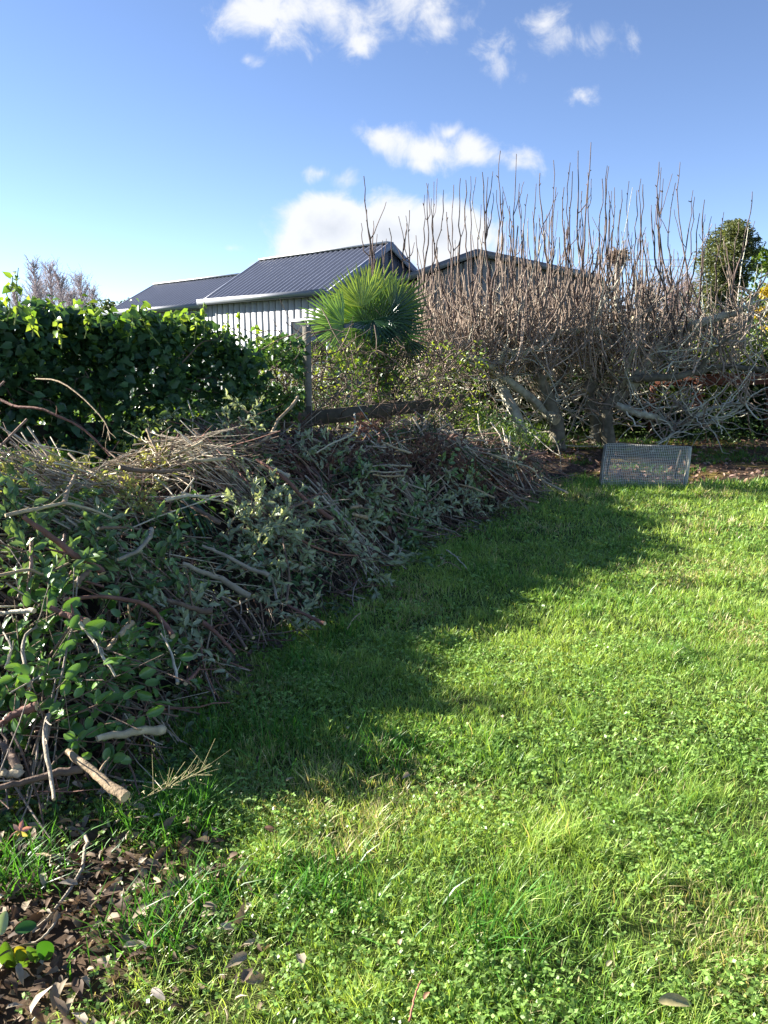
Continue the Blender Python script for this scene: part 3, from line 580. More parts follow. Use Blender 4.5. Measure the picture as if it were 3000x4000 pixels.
# glossy sprig in the corner
root = empty('corner_sprig', tuple(at(-80, 3780, 1.72)))
b = np.array(root.location); tw = MB(); q = smooth_path([at(-80, 3780, 1.72)-b, at(60, 3700, 1.75)-b, at(150, 3690, 1.78)-b, at(205, 3700, 1.8)-b], 10); tw.tube(q, .003, (.15, .12, .06), 6); tw.build('stem', MB_, root, smooth=True)
for (px, py, tx_, ty_, w, c) in [(50, 3640, 143, 3610, .040, (.03, .10, .02)), (20, 3660, 45, 3795, .050, (.10, .20, .02)), (60, 3690, 92, 3745, .038, (.35, .30, .03)), (140, 3680, 205, 3740, .052, (.05, .16, .015)), (60, 3700, 110, 3780, .035, (.12, .22, .03)), (0, 3660, 20, 3560, .04, (.3, .38, .2)), (100, 3690, 150, 3760, .03, (.1, .2, .03))]:
    a = at(px, py, 1.74)-b; e = at(tx_, ty_, 1.76)-b; m = MB(); L = np.linalg.norm(e-a)*1.15
    m.leaves([a], [e-a], [(.1, -.55, .8)], L, w, np.array([c]), 'oval', .12); m.build('leaf', MLG, root, smooth=True).modifiers.new('round', 'SUBSURF').render_levels = 2
tag(root, 'glossy camellia sprig with a yellowing leaf in the lower left corner', 'leafy sprig')
root = empty('dry_weed_stalk', tuple(gnd(400, 3205, .03))); b = np.array(root.location); m = MB(); P = smooth_path([gnd(400, 3205, .03)-b, gnd(490, 3150, .08)-b, gnd(600, 3100, .12)-b, gnd(700, 3055, .15)-b, gnd(810, 2998, .18)-b], 16); m.tube(P, np.linspace(.003, .0015, len(P)), (.26, .22, .11), 5)
for i in range(34):
    q = P[R.integers(3, len(P))]; d = norm(P[-1]-P[0]+R.normal(0, .35, 3)+np.array([0, 0, .12])); m.tube(q+d*np.linspace(0, R.uniform(.03, .13), 4)[:, None]+np.array([0, 0, 1])*np.linspace(0, .02, 4)[:, None]**1, np.linspace(.0014, .0008, 4), np.array((.28, .25, .12))*R.uniform(.6, 1.2), 4)
n = 60; q = P[R.integers(4, len(P), n)]+R.normal(0, .025, (n, 3)); m.leaves(q, R.normal(0, 1, (n, 3)), R.normal(0, 1, (n, 3)), .014, .004, np.array((.5, .45, .25)), 'diamond'); m.build('stalk', MB_, root); tag(root, 'feathery dry weed stalk lying over the grass below the cream log', 'weed stalk')
root = empty('pink_sprig', tuple(gnd(10, 3330, .02))); b = np.array(root.location); m = MB(); e = gnd(80, 3245, .12)-b; t = np.linspace(0, 1, 6)[:, None]; m.tube(e*t+np.array([0, 0, .02])*np.sin(t*3), .0016, (.3, .12, .1), 5); m.build('stem', MB_, root)
for k_, (a, c) in enumerate([(0.2, (.55, .25, .28)), (1.4, (.5, .22, .26)), (2.6, (.5, .3, .25)), (3.9, (.55, .42, .12)), (5.2, (.5, .4, .15))]):
    m = MB(); m.leaves([e], [(math.cos(a), .3, math.sin(a))], [(0, -1, .4)], .035, .016, np.array([c]), 'oval', .1); m.build('leaf', ML, root)
tag(root, 'tiny sprig with pink and yellow leaves at the left edge', 'leafy sprig')
# single fallen leaves on the lawn
for (px, py, L, ang, c, lab) in [(2560, 3920, .13, .1, (.38, .33, .16), 'long folded pale tan leaf lying on the grass at lower right'), (1655, 3910, .05, 1.2, (.34, .19, .12), 'small curled pink brown leaf on the grass near the bottom edge'), (1470, 3200, .045, 1.8, (.36, .2, .12), 'small rusty leaf standing in the grass mid lawn'),
                                 (1405, 2880, .07, .3, (.17, .09, .07), 'dark brown curled leaf in the shaded grass'), (1360, 2850, .06, 1.6, (.24, .3, .22), 'grey green leaf standing beside the dark brown curled one'), (1115, 3055, .07, 1., (.42, .36, .2), 'pale yellow leaf in the grass left of the lawn middle'),
                                 (800, 3300, .09, .6, (.13, .07, .055), 'large dark brown leaf behind the grass tuft'), (1030, 3230, .07, -.5, (.15, .08, .05), 'brown oval leaf to the right of the grass tuft'), (1965, 2805, .05, 1.7, (.40, .33, .22), 'pale leaf in sun beside the tip of the shadow'), (1560, 3700, .05, 1.5, (.45, .35, .2), 'orange tan leaf upright in the grass low in the middle'),
                                 (2370, 3780, .05, 1., (.4, .35, .2), 'pale buff leaf above the long folded one'), (590, 3860, .07, -.7, (.42, .36, .3), 'curled whitish leaf near the lower left corner')]:
    c0 = gnd(px, py, .045); m = MB(); m.leaves([(0, 0, 0)], [(math.cos(ang), math.sin(ang), .1)], [(-.35, -.25, 1)], L*.85, L*.34, np.array([c]), 'oval', .35)
    fl = tag(m.build('fallen_leaf', MDL, smooth=True), lab, 'leaf'); fl.location = c0; fl.modifiers.new('round', 'SUBSURF').render_levels = 1

# ------------------------------------------------------------------ fence
FL = np.array([(-7.5, 3.9), (-4.6, 5.9), (-2.9, 7.1), (-.88, 8.7), (.5, 10.9), (1.9, 13.9)])
def fpt(s):
    d = np.r_[0, np.cumsum(np.linalg.norm(np.diff(FL, axis=0), axis=1))]; return np.array([np.interp(s, d, FL[:, 0]), np.interp(s, d, FL[:, 1])])
FLEN = np.linalg.norm(np.diff(FL, axis=0), axis=1).sum()
fence = empty('timber_fence', (*FL[0], 0)); f0 = np.array([*FL[0], 0])
for i in range(len(FL)-1):
    a, b = FL[i], FL[i+1]; m = MB(); m.bar(np.array([*a, .90])-f0, np.array([*b, .90])-f0, .05, .17, (.075, .065, .045)); m.build('rail', MW, fence)
    m = MB(); m.bar(np.array([*a, .40])-f0, np.array([*b, .40])-f0, .05, .15, (.09, .075, .05)); m.build('rail', MW, fence)
for i, p in enumerate(FL):
    m = MB(); h = 1.04; m.box(np.array([p[0], p[1]+.09, h/2])-f0, (.12, .12, h), (.07, .06, .045)); m.build('post', MW, fence)
tag(fence, 'dark weathered post and rail fence behind the brush heap', 'fence')
m = MB(); top = at(1195, 1275, 8.72); m.box((top[0], 8.78, top[2]/2), (.085, .085, top[2]), (.20, .18, .14))
tag(m.build('upright_post', MW, loc=(top[0], 8.78, 0)), 'tall grey square post rising above the fence beside the palm', 'post')
k = 0
pal = empty('low_paling_fence', (-.6, 9.6, 0)); p0 = np.array(pal.location)
for i in range(14):
    c = at(1060+i*38, 1600, 9.7+i*.12); m = MB(); m.box(np.array([c[0], c[1], .38])-p0, (.075, .02, .76), np.array((.30, .27, .19))*R.uniform(.7, 1.2)); m.build('paling', MW, pal)
m = MB(); a = at(1040, 1640, 9.73); b = at(1580, 1640, 11.4); m.bar(np.array([a[0], a[1]+.03, .3])-p0, np.array([b[0], b[1]+.03, .3])-p0, .03, .07, (.2, .18, .12)); m.build('rail', MW, pal)
tag(pal, 'low row of pale upright palings seen under the fence rail', 'fence')

# ------------------------------------------------------------------ climber hedge on the fence
def leafcloud(m, P, L0, L1, cfun, shape='heart', wr=.7, flat=.7, out=None, droop=.2):
    n = len(P); a = R.uniform(0, 6.28, n); D = np.stack([np.cos(a), np.sin(a), R.normal(-.35, .5, n)], -1)
    U = np.stack([R.normal(0, flat, n), R.normal(-.2, flat, n), np.ones(n)*.7], -1)
    if out is not None: U = U+out
    L = R.uniform(L0, L1, n); m.leaves(P, D, U, L, L*wr*R.uniform(.85, 1.15, n), cfun(n), shape, droop)
def cmix(a, b, p=1.):
    def f(n): t = (R.random(n)**p)[:, None]; return (np.array(a)*(1-t)+np.array(b)*t)*R.uniform(.75, 1.25, n)[:, None]
    return f
hr = empty('climber_hedge', (-3.4, 6.8, 0)); h0 = np.array(hr.location)
s = R.uniform(0, 7.55, 42000); top = 1.70+.30*fbm(s*1.3, s*0, 5)+.18*vn(s*6, s*0, 8); zf = R.random(42000)**.72; zz = .3+zf*(top-.3)
P2 = np.array([fpt(q) for q in np.linspace(0, 7.55, 400)]); px_ = np.interp(s, np.linspace(0, 7.55, 400), P2[:, 0]); py_ = np.interp(s, np.linspace(0, 7.55, 400), P2[:, 1])
th = R.normal(0, .22, 42000)*(1-.4*zf); P = np.stack([px_+th*.62, py_-th*.78, zz], -1)+R.normal(0, .04, (42000, 3))
dn = fbm(s*2.2, zz*3, 7); keep = (R.random(42000) < np.where(zz < 1.05, np.where(dn > .5, .8, .22), np.where(dn > .36, 1, .45))); keep &= (zz < top*(1-.25*sstep(6.9, 7.6, s)))
P = P[keep]; zz = zz[keep]
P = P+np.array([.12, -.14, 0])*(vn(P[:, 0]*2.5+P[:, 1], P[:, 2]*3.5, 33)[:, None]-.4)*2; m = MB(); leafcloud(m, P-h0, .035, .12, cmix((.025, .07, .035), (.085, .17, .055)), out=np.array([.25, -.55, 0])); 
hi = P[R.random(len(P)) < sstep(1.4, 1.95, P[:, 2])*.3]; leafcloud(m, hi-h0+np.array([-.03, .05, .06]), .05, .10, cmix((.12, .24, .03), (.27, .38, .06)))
lo = P[(P[:, 2] < 1.1) & (R.random(len(P)) < .5)]; leafcloud(m, lo-h0+np.array([-.2, .35, 0]), .05, .09, cmix((.12, .25, .02), (.34, .42, .05)))  # yellow leaves set behind, backlight in the low gaps put into their colour
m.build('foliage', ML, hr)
m = MB()
for i in range(150):
    q = R.uniform(0, 7.6); c = fpt(q); z0 = R.uniform(.1, 1.5); a = R.uniform(-1, 1); l = R.uniform(.5, 1.5); t = np.linspace(0, 1, 8)[:, None]
    d = np.array([.72*a, .66*a, R.uniform(.1, .9)]); Pv = np.array([c[0]+R.normal(.1, .12), c[1]-R.normal(.1, .12), z0])+d*l*t*.8+np.array([0, 0, -.3])*l*t*t+R.normal(0, .02, (8, 3))
    Pv[:, 2] = np.minimum(Pv[:, 2], 2.0); m.tube(Pv-h0, np.linspace(.008, .003, 8)*R.uniform(.6, 1.4), np.array((.15, .11, .08))*R.uniform(.6, 1.6), 5)
m.build('vines', MB_, hr)
# shoots above the top
m = MB(); lf = MB()
for (px, py, D, h) in [(60, 1200, 5.5, .2), (130, 1240, 5.7, .0), (330, 1250, 6.5, .08), (400, 1230, 6.6, .1), (700, 1250, 7.3, .05), (800, 1250, 7.5, .16), (870, 1260, 7.6, .1), (940, 1270, 7.8, .12), (1010, 1290, 7.9, .08), (20, 1180, 5.3, .1), (500, 1270, 6.9, .1), (620, 1280, 7.1, .1), (760, 1265, 7.4, .08), (240, 1290, 6.2, .1), (1060, 1330, 8.1, .08)]:
    b = at(px, py+70, D)-h0; t = np.linspace(0, 1, 6)[:, None]; e = b+np.array([R.normal(0, .06), R.normal(0, .05), .17+h]); Pv = b*(1-t)+e*t+R.normal(0, .008, (6, 3))
    m = MB(); m.tube(Pv, np.linspace(.005, .003, 6), (.22, .26, .08), 5); m.build('shoot', MB_, hr); n = 9
    ix = R.uniform(.2, 1, n)[:, None]; leafcloud(lf, b*(1-ix)+e*ix, .04, .09, cmix((.15, .28, .04), (.33, .42, .07)), wr=.65)
lf.build('young_leaves', ML, hr)
tag(hr, 'thick green leafy climber smothering the fence on the left', 'climber')

# tangle of vines and undergrowth around the post and under the palm
tg = empty('vine_tangle', (0, 9.4, 0)); t0 = np.array(tg.location); m = MB()
for i in range(560):
    q = R.uniform(0, 1); px = R.uniform(1010, 1800); D = np.interp(px, (1030, 1800), (8.6, 11.2))+R.normal(.1, .35); py = R.uniform(1340, 1760) if R.random() < .93 else R.uniform(1290, 1500)
    c = at(px, py, D); a = R.uniform(0, 6.28); l = R.uniform(.25, .8); t = np.linspace(0, 1, 8)[:, None]
    d = np.array([math.cos(a), .4*math.sin(a), R.normal(.1, .7)]); w_ = norm(np.cross(d, R.normal(0, 1, 3)))
    Pv = c+d*l*(t-.5)+w_*l*.25*np.sin(t*R.uniform(2, 5))+R.normal(0, .012, (8, 3)); Pv[:, 2] = np.maximum(Pv[:, 2], .02)
    m.tube(Pv-t0, np.linspace(.007, .003, 8)*R.uniform(.6, 1.5), np.array((.13, .095, .07))*R.uniform(.5, 1.7), 4)
m.build('vines', MB_, tg)
m = MB(); n = 3400; px = R.uniform(1000, 1900, n); D = np.interp(px, (1000, 1900), (8.8, 11.6))+R.normal(.25, .4, n)
py = 1330+R.random(n)*430; P = np.array([at(a, b, c) for a, b, c in zip(px, py, D)]); P[:, 2] = np.maximum(P[:, 2], .03)
keep = fbm(px/90, py/90, 3) > .42; P = P[keep]; hf = R.random(len(P)) < .55
leafcloud(m, P[hf]-t0, .03, .07, cmix((.05, .11, .03), (.14, .22, .04)), 'oval', .5); leafcloud(m, P[~hf]-t0, .04, .08, cmix((.2, .3, .03), (.4, .45, .06)), 'oval', .5)
n = 2000; P = np.array([at(a, b, c) for a, b, c in zip(R.uniform(960, 1185, n), 1310+R.random(n)**.8*330, R.normal(8.5, .18, n))]); P = P[fbm(P[:, 0]*6, P[:, 2]*6, 4) > .44]; leafcloud(m, P-t0, .035, .09, cmix((.03, .08, .03), (.12, .22, .06)), 'heart', .65); m.build('leaves', ML, tg)
tag(tg, 'tangle of bare vines and bright leaves around the tall grey post', 'vines')

for (px, py, D, rx, rz, n, ca, cb, lab) in [(1060, 1560, 12.5, .95, 1.3, 5200, (.03, .06, .03), (.10, .16, .05), 'dark shrub behind the fence left of the tall grey post'), (1290, 1560, 13.0, .9, 1.2, 4400, (.04, .08, .03), (.16, .24, .06), 'dark shrub behind the fence right of the tall grey post'), (1700, 1560, 13.5, .8, 1.1, 3200, (.05, .08, .03), (.16, .2, .07), 'dim shrub behind the fence right of the fan palm')]:
    c = at(px, py, D); rt = empty('yard_shrub', (c[0], c[1], 0)); v = norm(R.normal(0, 1, (n, 3)))*R.random(n)[:, None]**.35; v[:, 2] = np.abs(v[:, 2]); v *= (1+.25*np.sin(v[:, :1]*9)+.2*np.sin(v[:, 2:]*11)); m = MB(); leafcloud(m, v*np.array([rx, .6, rz*1.35]), .04, .08, cmix(ca, cb), 'oval', .5); m.build('foliage', ML, rt); m = MB()
    for i in range(60):
        e = v[R.integers(0, n)]*np.array([rx, .6, rz*1.5]); t = np.linspace(0, 1, 6)[:, None]; m.tube(e*t+R.normal(0, .015, (6, 3)), np.linspace(.012, .004, 6), np.array((.15, .11, .08))*R.uniform(.6, 1.5), 4)
    m.build('stems', MB_, rt); tag(rt, lab, 'shrub')
# ------------------------------------------------------------------ fan palm
pr = empty('fan_palm', tuple([*at(1500, 1700, 10.6)[:2], 0])); p0 = np.array(pr.location); pr.location.x -= .08
m = MB(); m.tube(np.array([(0, 0, 0), (.02, 0, .8), (-.01, 0, 1.5), (0, 0, 1.9)]), [.10, .11, .13, .11], (.09, .065, .045), 12)
tk = m.build('trunk', MBL, pr, smooth=True)
m = MB(); n = 500; a = R.uniform(0, 6.28, n); zz = R.uniform(.5, 1.9, n); P = np.stack([.12*np.cos(a), .12*np.sin(a), zz], -1); m.leaves(P, np.stack([np.cos(a), np.sin(a), -R.uniform(.4, 1.6, n)], -1), np.stack([np.cos(a), np.sin(a), np.ones(n)], -1), .16, .01, np.array((.12, .085, .06)), 'diamond'); m.build('fibres', MDL, pr)
def fan(hub, dr, upv, Rr, nseg=34, spread=2.6, col=(.07, .15, .035), cup=.25, name='frond'):
    m = MB(); hub = np.asarray(hub, float); dr = norm(dr); S = norm(np.cross(dr, upv)); U = np.cross(S, dr)
    nseg = int(nseg*.68)
    for i in range(nseg):
        a = (i/(nseg-1)-.5)*spread+R.normal(0, .015); d = norm(dr*math.cos(a)+S*math.sin(a)+U*cup*(abs(a)*.5)); s2 = norm(np.cross(d, U)); l = Rr*1.12*(1-.25*abs(a)/(spread/2))*R.uniform(.88, 1.08)
        w = np.array([.003, .020, .017, .010, .0015])*Rr/.6; t = np.array([0, .36, .6, .85, 1.]); Pc = hub+d*(l*t)[:, None]+U*(-.07*l*t**3)[:, None]+R.normal(0, .004, (5, 3))
        V = np.concatenate([Pc-s2*w[:, None], Pc-U*(w*.7)[:, None], Pc+s2*w[:, None]]); f = [[j, j+1, 6+j, 5+j] for j in range(4)]+[[5+j, 6+j, 11+j, 10+j] for j in range(4)]
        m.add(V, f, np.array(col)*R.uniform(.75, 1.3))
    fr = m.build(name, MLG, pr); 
    st = MB(); c = np.array([0, 0, 1.95]); st.tube(smooth_path([c, (c+hub)/2+np.array([0, 0, .06]), hub], 6), .009, (.08, .13, .04), 5); st.build('stalk', MLG, fr, smooth=True)
hb = lambda px, py, D: at(px, py, D)-p0  # sunlit fronds below coloured brighter, shaded inner ones darker
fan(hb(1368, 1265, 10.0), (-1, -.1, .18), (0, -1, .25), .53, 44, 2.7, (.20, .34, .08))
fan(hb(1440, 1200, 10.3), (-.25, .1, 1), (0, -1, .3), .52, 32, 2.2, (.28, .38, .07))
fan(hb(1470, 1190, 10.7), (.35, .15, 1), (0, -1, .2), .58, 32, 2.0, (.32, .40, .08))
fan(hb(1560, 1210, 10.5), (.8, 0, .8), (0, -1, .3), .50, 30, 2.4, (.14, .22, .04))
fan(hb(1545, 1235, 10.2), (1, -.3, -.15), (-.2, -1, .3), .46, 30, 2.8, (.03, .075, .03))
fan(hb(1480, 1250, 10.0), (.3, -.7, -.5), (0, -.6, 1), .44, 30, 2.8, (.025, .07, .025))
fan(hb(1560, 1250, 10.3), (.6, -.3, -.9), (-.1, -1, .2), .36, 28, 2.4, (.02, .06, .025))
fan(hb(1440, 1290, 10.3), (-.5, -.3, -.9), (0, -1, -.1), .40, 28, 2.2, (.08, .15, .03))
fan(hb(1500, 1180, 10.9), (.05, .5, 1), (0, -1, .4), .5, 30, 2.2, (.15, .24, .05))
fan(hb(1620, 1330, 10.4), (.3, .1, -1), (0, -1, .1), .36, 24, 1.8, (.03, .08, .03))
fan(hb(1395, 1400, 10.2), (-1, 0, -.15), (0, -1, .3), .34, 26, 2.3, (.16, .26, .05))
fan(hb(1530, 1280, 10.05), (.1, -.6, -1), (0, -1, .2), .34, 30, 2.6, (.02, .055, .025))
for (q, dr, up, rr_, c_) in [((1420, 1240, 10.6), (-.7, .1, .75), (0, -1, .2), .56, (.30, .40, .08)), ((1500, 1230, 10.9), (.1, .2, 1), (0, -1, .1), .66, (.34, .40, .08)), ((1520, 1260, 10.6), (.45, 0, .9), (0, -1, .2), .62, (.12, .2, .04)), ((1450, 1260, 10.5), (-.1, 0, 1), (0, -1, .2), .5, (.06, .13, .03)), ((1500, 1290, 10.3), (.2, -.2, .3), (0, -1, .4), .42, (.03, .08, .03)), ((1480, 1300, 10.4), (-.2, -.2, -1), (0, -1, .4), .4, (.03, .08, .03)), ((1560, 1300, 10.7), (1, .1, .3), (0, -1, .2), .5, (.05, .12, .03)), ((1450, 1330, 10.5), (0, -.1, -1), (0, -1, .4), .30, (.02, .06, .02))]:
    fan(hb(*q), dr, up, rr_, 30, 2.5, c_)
m = MB(); n = 700; v = norm(R.normal(0, 1, (n, 3)))*R.random(n)[:, None]**.5; leafcloud(m, v*np.array([.38, .3, .55])+np.array([-.05, -.25, 1.45]), .04, .08, cmix((.03, .08, .03), (.16, .26, .05)), 'heart', .7); m.build('creeper', ML, pr)
tag(pr, 'small fan palm with stiff radiating fronds before the shed gable', 'palm')

# ------------------------------------------------------------------ fruit trees
SEEN_TIPS = [(22,195),(34,330),(125,405),(98,455),(66,475),(192,355),(207,333),(233,435),(283,225),(306,217),(268,270),(295,285),(357,340),(386,230),(413,203),(435,210),(455,195),(502,178),(525,198),(560,250),(575,92),(612,315),(640,105),(652,225),(685,267),(720,225),(735,182),(775,345),(790,130),(800,240),(833,240),(858,140),(867,175),(890,92),(905,255),(942,58),(987,205),(1008,152),(1014,155),(1025,255),(1037,240),(1067,250),(1096,215),(1127,253),(1144,205),(1152,228),(1185,330),(1218,137),(1226,160),(1235,205),(1284,222),(1303,138),(1355,252),(1362,278),(1382,345),(1402,290),(1430,358),(1480,340),(1595,257),(1540,380),(497,310),(590,285),(1165,400),(345,250),(1060,330),(930,180)]
Zb = lambda *p: [(2000+x*.603, 1400+y*.603) for x, y in p]
Zc = lambda *p: [(1550+x*.422, 950+y*.422) for x, y in p]
Zd = lambda *p: [(1900+x*.663, 1200+y*.663) for x, y in p]
LIM = {0: (Zb((300,520),(285,400),(240,280),(180,130),(100,20)), 14.0), 1: (Zb((560,520),(545,400),(495,230),(570,60)), 14.4), 2: (Zb((640,520),(610,420),(620,310),(720,225),(800,140)), 14.2)}
limbs = {0: [(Zb((100,20),(40,-60),(-60,-100),(-200,-110)), 14.0, .075, .04), (Zb((285,400),(200,330),(60,210),(-60,120),(-160,60)), 13.8, .07, .035), (Zc((1150,1010),(1000,1040),(880,1130),(700,1060),(420,1000),(120,950)), 13.4, .06, .03),
             (Zb((100,20),(60,-60),(30,-200),(-50,-280)), 14.1, .05, .03), (Zb((240,280),(330,100),(360,-60),(300,-200)), 14.4, .05, .025), (Zc((860,1150),(930,1250),(1000,1400),(1130,1650),(1170,1890)), 13.7, .06, .07), (Zc((700,1060),(620,1120),(450,1200),(200,1290)), 13.2, .035, .02), (Zc((1000,1040),(1010,850),(960,770),(840,700)), 13.8, .045, .025)],
         1: [(Zd((590,500),(650,400),(720,260),(780,130)), 14.3, .085, .06), (Zd((780,130),(790,80),(770,20),(760,-60)), 14.3, .05, .03), (Zd((780,130),(860,70),(930,40),(980,-10),(1010,-50)), 14.1, .07, .045), (Zd((720,260),(700,180),(620,130),(480,150),(330,210)), 13.9, .045, .03),
             (Zd((860,70),(960,120),(900,200),(840,320),(800,480)), 13.7, .035, .025), (Zd((650,400),(560,300),(530,180),(440,60)), 14.6, .045, .02), (Zd((550,130),(420,160),(250,260),(100,270),(0,270)), 13.6, .04, .03)],
         2: [(Zd((850,460),(920,370),(990,270),(1060,200),(1150,130),(1260,90),(1400,50)), 13.9, .08, .045), (Zd((870,420),(980,415),(1120,410),(1250,380),(1400,350),(1650,375)), 13.6, .05, .03), (Zd((770,575),(870,620),(960,640),(1060,675)), 13.3, .042, .035), (Zd((1060,675),(1150,690),(1250,640),(1320,600),(1500,560)), 13.3, .028, .015),
             (Zd((1130,560),(1180,620),(1290,685)), 13.2, .022, .018), (Zd((1290,685),(1450,620),(1560,530)), 13.2, .018, .01), (Zd((1400,50),(1500,20),(1600,-80)), 13.9, .04, .02), (Zd((720,580),(850,470),(900,400),(990,300)), 14.5, .07, .05), (Zd((1250,380),(1330,250),(1450,160),(1560,60)), 13.5, .03, .02), (Zd((990,270),(1060,300),(1110,340),(1150,300)), 13.6, .025, .012), (Zd((1060,675),(1100,740),(1000,800)), 13.2, .016, .008)]}
names = ['leftmost bare fruit tree with a leaning trunk and many upright shoots', 'middle bare fruit tree with pale lichened limbs and the tallest shoots', 'rightmost bare fruit tree with a low limb stretching over bare soil']
BK = (.32, .30, .22); BKD = (.13, .115, .085); PINK = (.29, .22, .165)
allnodes = {0: [], 1: [], 2: []}; roots = {}; shoots = {0: 0, 1: 0, 2: 0}; twm = {k: MB() for k in range(3)}
for k in range(3):
    pts, D = LIM[k]; D -= .6; base = at(*pts[0], D); rt = empty('fruit_tree', (base[0], base[1], 0)); roots[k] = rt; r0 = np.array(rt.location)
    P = [np.array([base[0], base[1], -.05])]+[at(*p, D) for p in pts[1:]]; P = smooth_path(P, 18)
    m = MB(); rr = np.linspace(.125, .075, len(P))*(1+.25*R.random(len(P))); rr[0] = .17; m.tube(P-r0, rr, np.array((.17, .15, .105))*R.uniform(.7, 1.3, (len(P), 1)), 12); m.build('trunk', MBL, rt, smooth=True); allnodes[k].append((P, .09))
    for pts, D, ra, rb in limbs[k]:
        P = smooth_path([at(*p, D-.6+.25*math.sin(i*1.7+k)*(i > 0)) for i, p in enumerate(pts)], 20); P = P+R.normal(0, .008, P.shape)
        m = MB(); n = len(P); m.tube(P-r0, np.linspace(ra, rb, n)*(1+.2*R.random(n))*1.25, np.array(BK if R.random() < .75 else BKD)*R.uniform(.85, 1.3, (n, 1)), 9, cap=True, capc=(.4, .33, .2)); m.build('limb', MBL, rt, smooth=True); allnodes[k].append((P, ra))
def owner(px): return 0 if px < 2040 else (1 if px < 2440 else 2)
def shoot_path(b, e, n=9, wig=.012):
    t = np.linspace(0, 1, n)[:, None]; lat = (e-b)*np.array([1, 1, 0]); P = b+np.array([0, 0, e[2]-b[2]])*t+lat*(1-(1-t)**2)*1.0
    L = e[2]-b[2]; P = P+np.cumsum(R.normal(0, wig, (n, 3)), 0)*np.array([1, 1, .2])*(1-t*.4); P += (e-P[-1])*t; return P
for (zx, zy) in SEEN_TIPS:
    px, py = 1400+zx*.9645, 500+zy*.9645; D = R.uniform(12.8, 14.2)+(-.9 if px < 1600 else 0); k = owner(px); r0 = np.array(roots[k].location); e = at(px, py, D)
    bx = px+R.normal(0, 60)+(2250-px)*.05; b = at(bx, R.uniform(1230, 1380) if px > 1600 else R.uniform(1300, 1450), D+R.normal(0, .15)); P = shoot_path(b, e, 14, .026); m = MB(); n = len(P)
    L = np.linalg.norm(e-b); r = np.linspace(.019, .0055, n)*R.uniform(.75, 1.15)*(1+.3*(R.random(n) < .3)); m.tube(P-r0, r, np.array((.12, .085, .07))*R.uniform(.6, 1.4), 6)
    for _ in range(int(L*2.2)):       # spurs
        q = R.integers(2, n-1); d = norm(P[q]-P[q-1])+R.normal(0, .5, 3); l = R.uniform(.02, .06); m.tube(np.array([P[q], P[q]+norm(d)*l])-r0, [.009, .006], (.12, .085, .07), 4)
    for _ in range(R.integers(0, 4)):  # side forks
        q = R.integers(3, n-3); l = R.uniform(.25, .7); t = np.linspace(0, 1, 7)[:, None]; d = np.array([R.normal(0, .22), R.normal(0, .15), 1.]); Fk = P[q]+norm(d)*l*t+np.array([R.normal(0, .09), 0, 0])*np.sqrt(t)+R.normal(0, .006, (7, 3)); Fk[0] = P[q]
        m.tube(Fk-r0, np.linspace(r[q]*.75, .0045, 7), np.array((.13, .09, .075))*R.uniform(.7, 1.3), 4)
    m.build('shoot', MB_, roots[k]); shoots[k] += 1
    P0 = P
# the dense mass of shorter upright shoots
for i in range(1350):
    px = R.uniform(1600, 2960) if R.random() < .9 else R.uniform(1500, 1700); env = np.interp(px, [1600, 1700, 1900, 2150, 2400, 2600, 2800, 2960], [1120, 960, 870, 820, 830, 920, 1090, 1110])
    dense = np.interp(px, [1500, 1640, 2550, 2650, 2960], [.4, 1, 1, .4, .35])
    if R.random() > dense: continue
    u = R.random(); py = env+(1260-env)*(1-u**3.6)*.96; D = R.uniform(12.4, 15.2); k = owner(px); r0 = np.array(roots[k].location); e = at(px, py, D)
    b = at(px+R.normal(0, 75)+(2250-px)*.03, R.uniform(max(py+90, 1200), 1480), D+R.normal(0, .2)); P = shoot_path(b, e, 7, .026)
    up = py < 1050; c = np.array((.22, .165, .125) if up else PINK)*R.uniform(.7, 1.45)
    twm[k].tube(P-r0, np.linspace(.013, .006, 7)*R.uniform(.6, 1.15), c, 4)
    if R.random() < .4:
        q = R.integers(2, 6); d = norm(P[q]-P[q-1]+R.normal(0, .05, 3)); l = R.uniform(.15, .45); t = np.linspace(0, 1, 4)[:, None]; twm[k].tube(P[q]+d*l*t+np.array([R.normal(0, .05), 0, .08])*t*t*l*3-r0, np.linspace(.007, .004, 4), c, 4)
# crooked mid and low twigs
for i in range(2000):
    k = int(R.choice([0, 1, 2], p=[.38, .32, .30])); r0 = np.array(roots[k].location)
    if R.random() < .5:
        P, ra = allnodes[k][R.integers(0, len(allnodes[k]))]; b = P[R.integers(0, len(P))]
    else:
        px = R.uniform(*[(1600, 2100), (2000, 2500), (2350, 3000)][k]); b = at(px, R.uniform(1200, 1640), R.uniform(13.4, 15.4))
    a = R.uniform(0, 6.28); l = R.uniform(.25, .95); t = np.linspace(0, 1, 8)[:, None]; d = norm(np.array([math.cos(a), .6*math.sin(a), R.normal(.1, .6)])); up = R.normal(.15, .45)
    P = b+d*l*t+np.array([0, 0, up])*l*t*t+np.cumsum(R.normal(0, .018, (8, 3)), 0); P[0] = b; P[:, 2] = np.maximum(P[:, 2], .05)
    lichen = R.random() < .6*sstep(2.3, 1.4, b[2]) if False else R.random() < (.5 if b[2] < 1.9 else .2)
    c = np.array((.52, .49, .38) if lichen else PINK)*R.uniform(.6, 1.35); twm[k].tube(P-r0, np.linspace(.013, .005, 8)*R.uniform(.55, 1.3), c, 4)
for k in range(3):
    o = twm[k].build('twigs', MB_, roots[k]); o['kind'] = 'stuff'; tag(roots[k], names[k], 'tree')

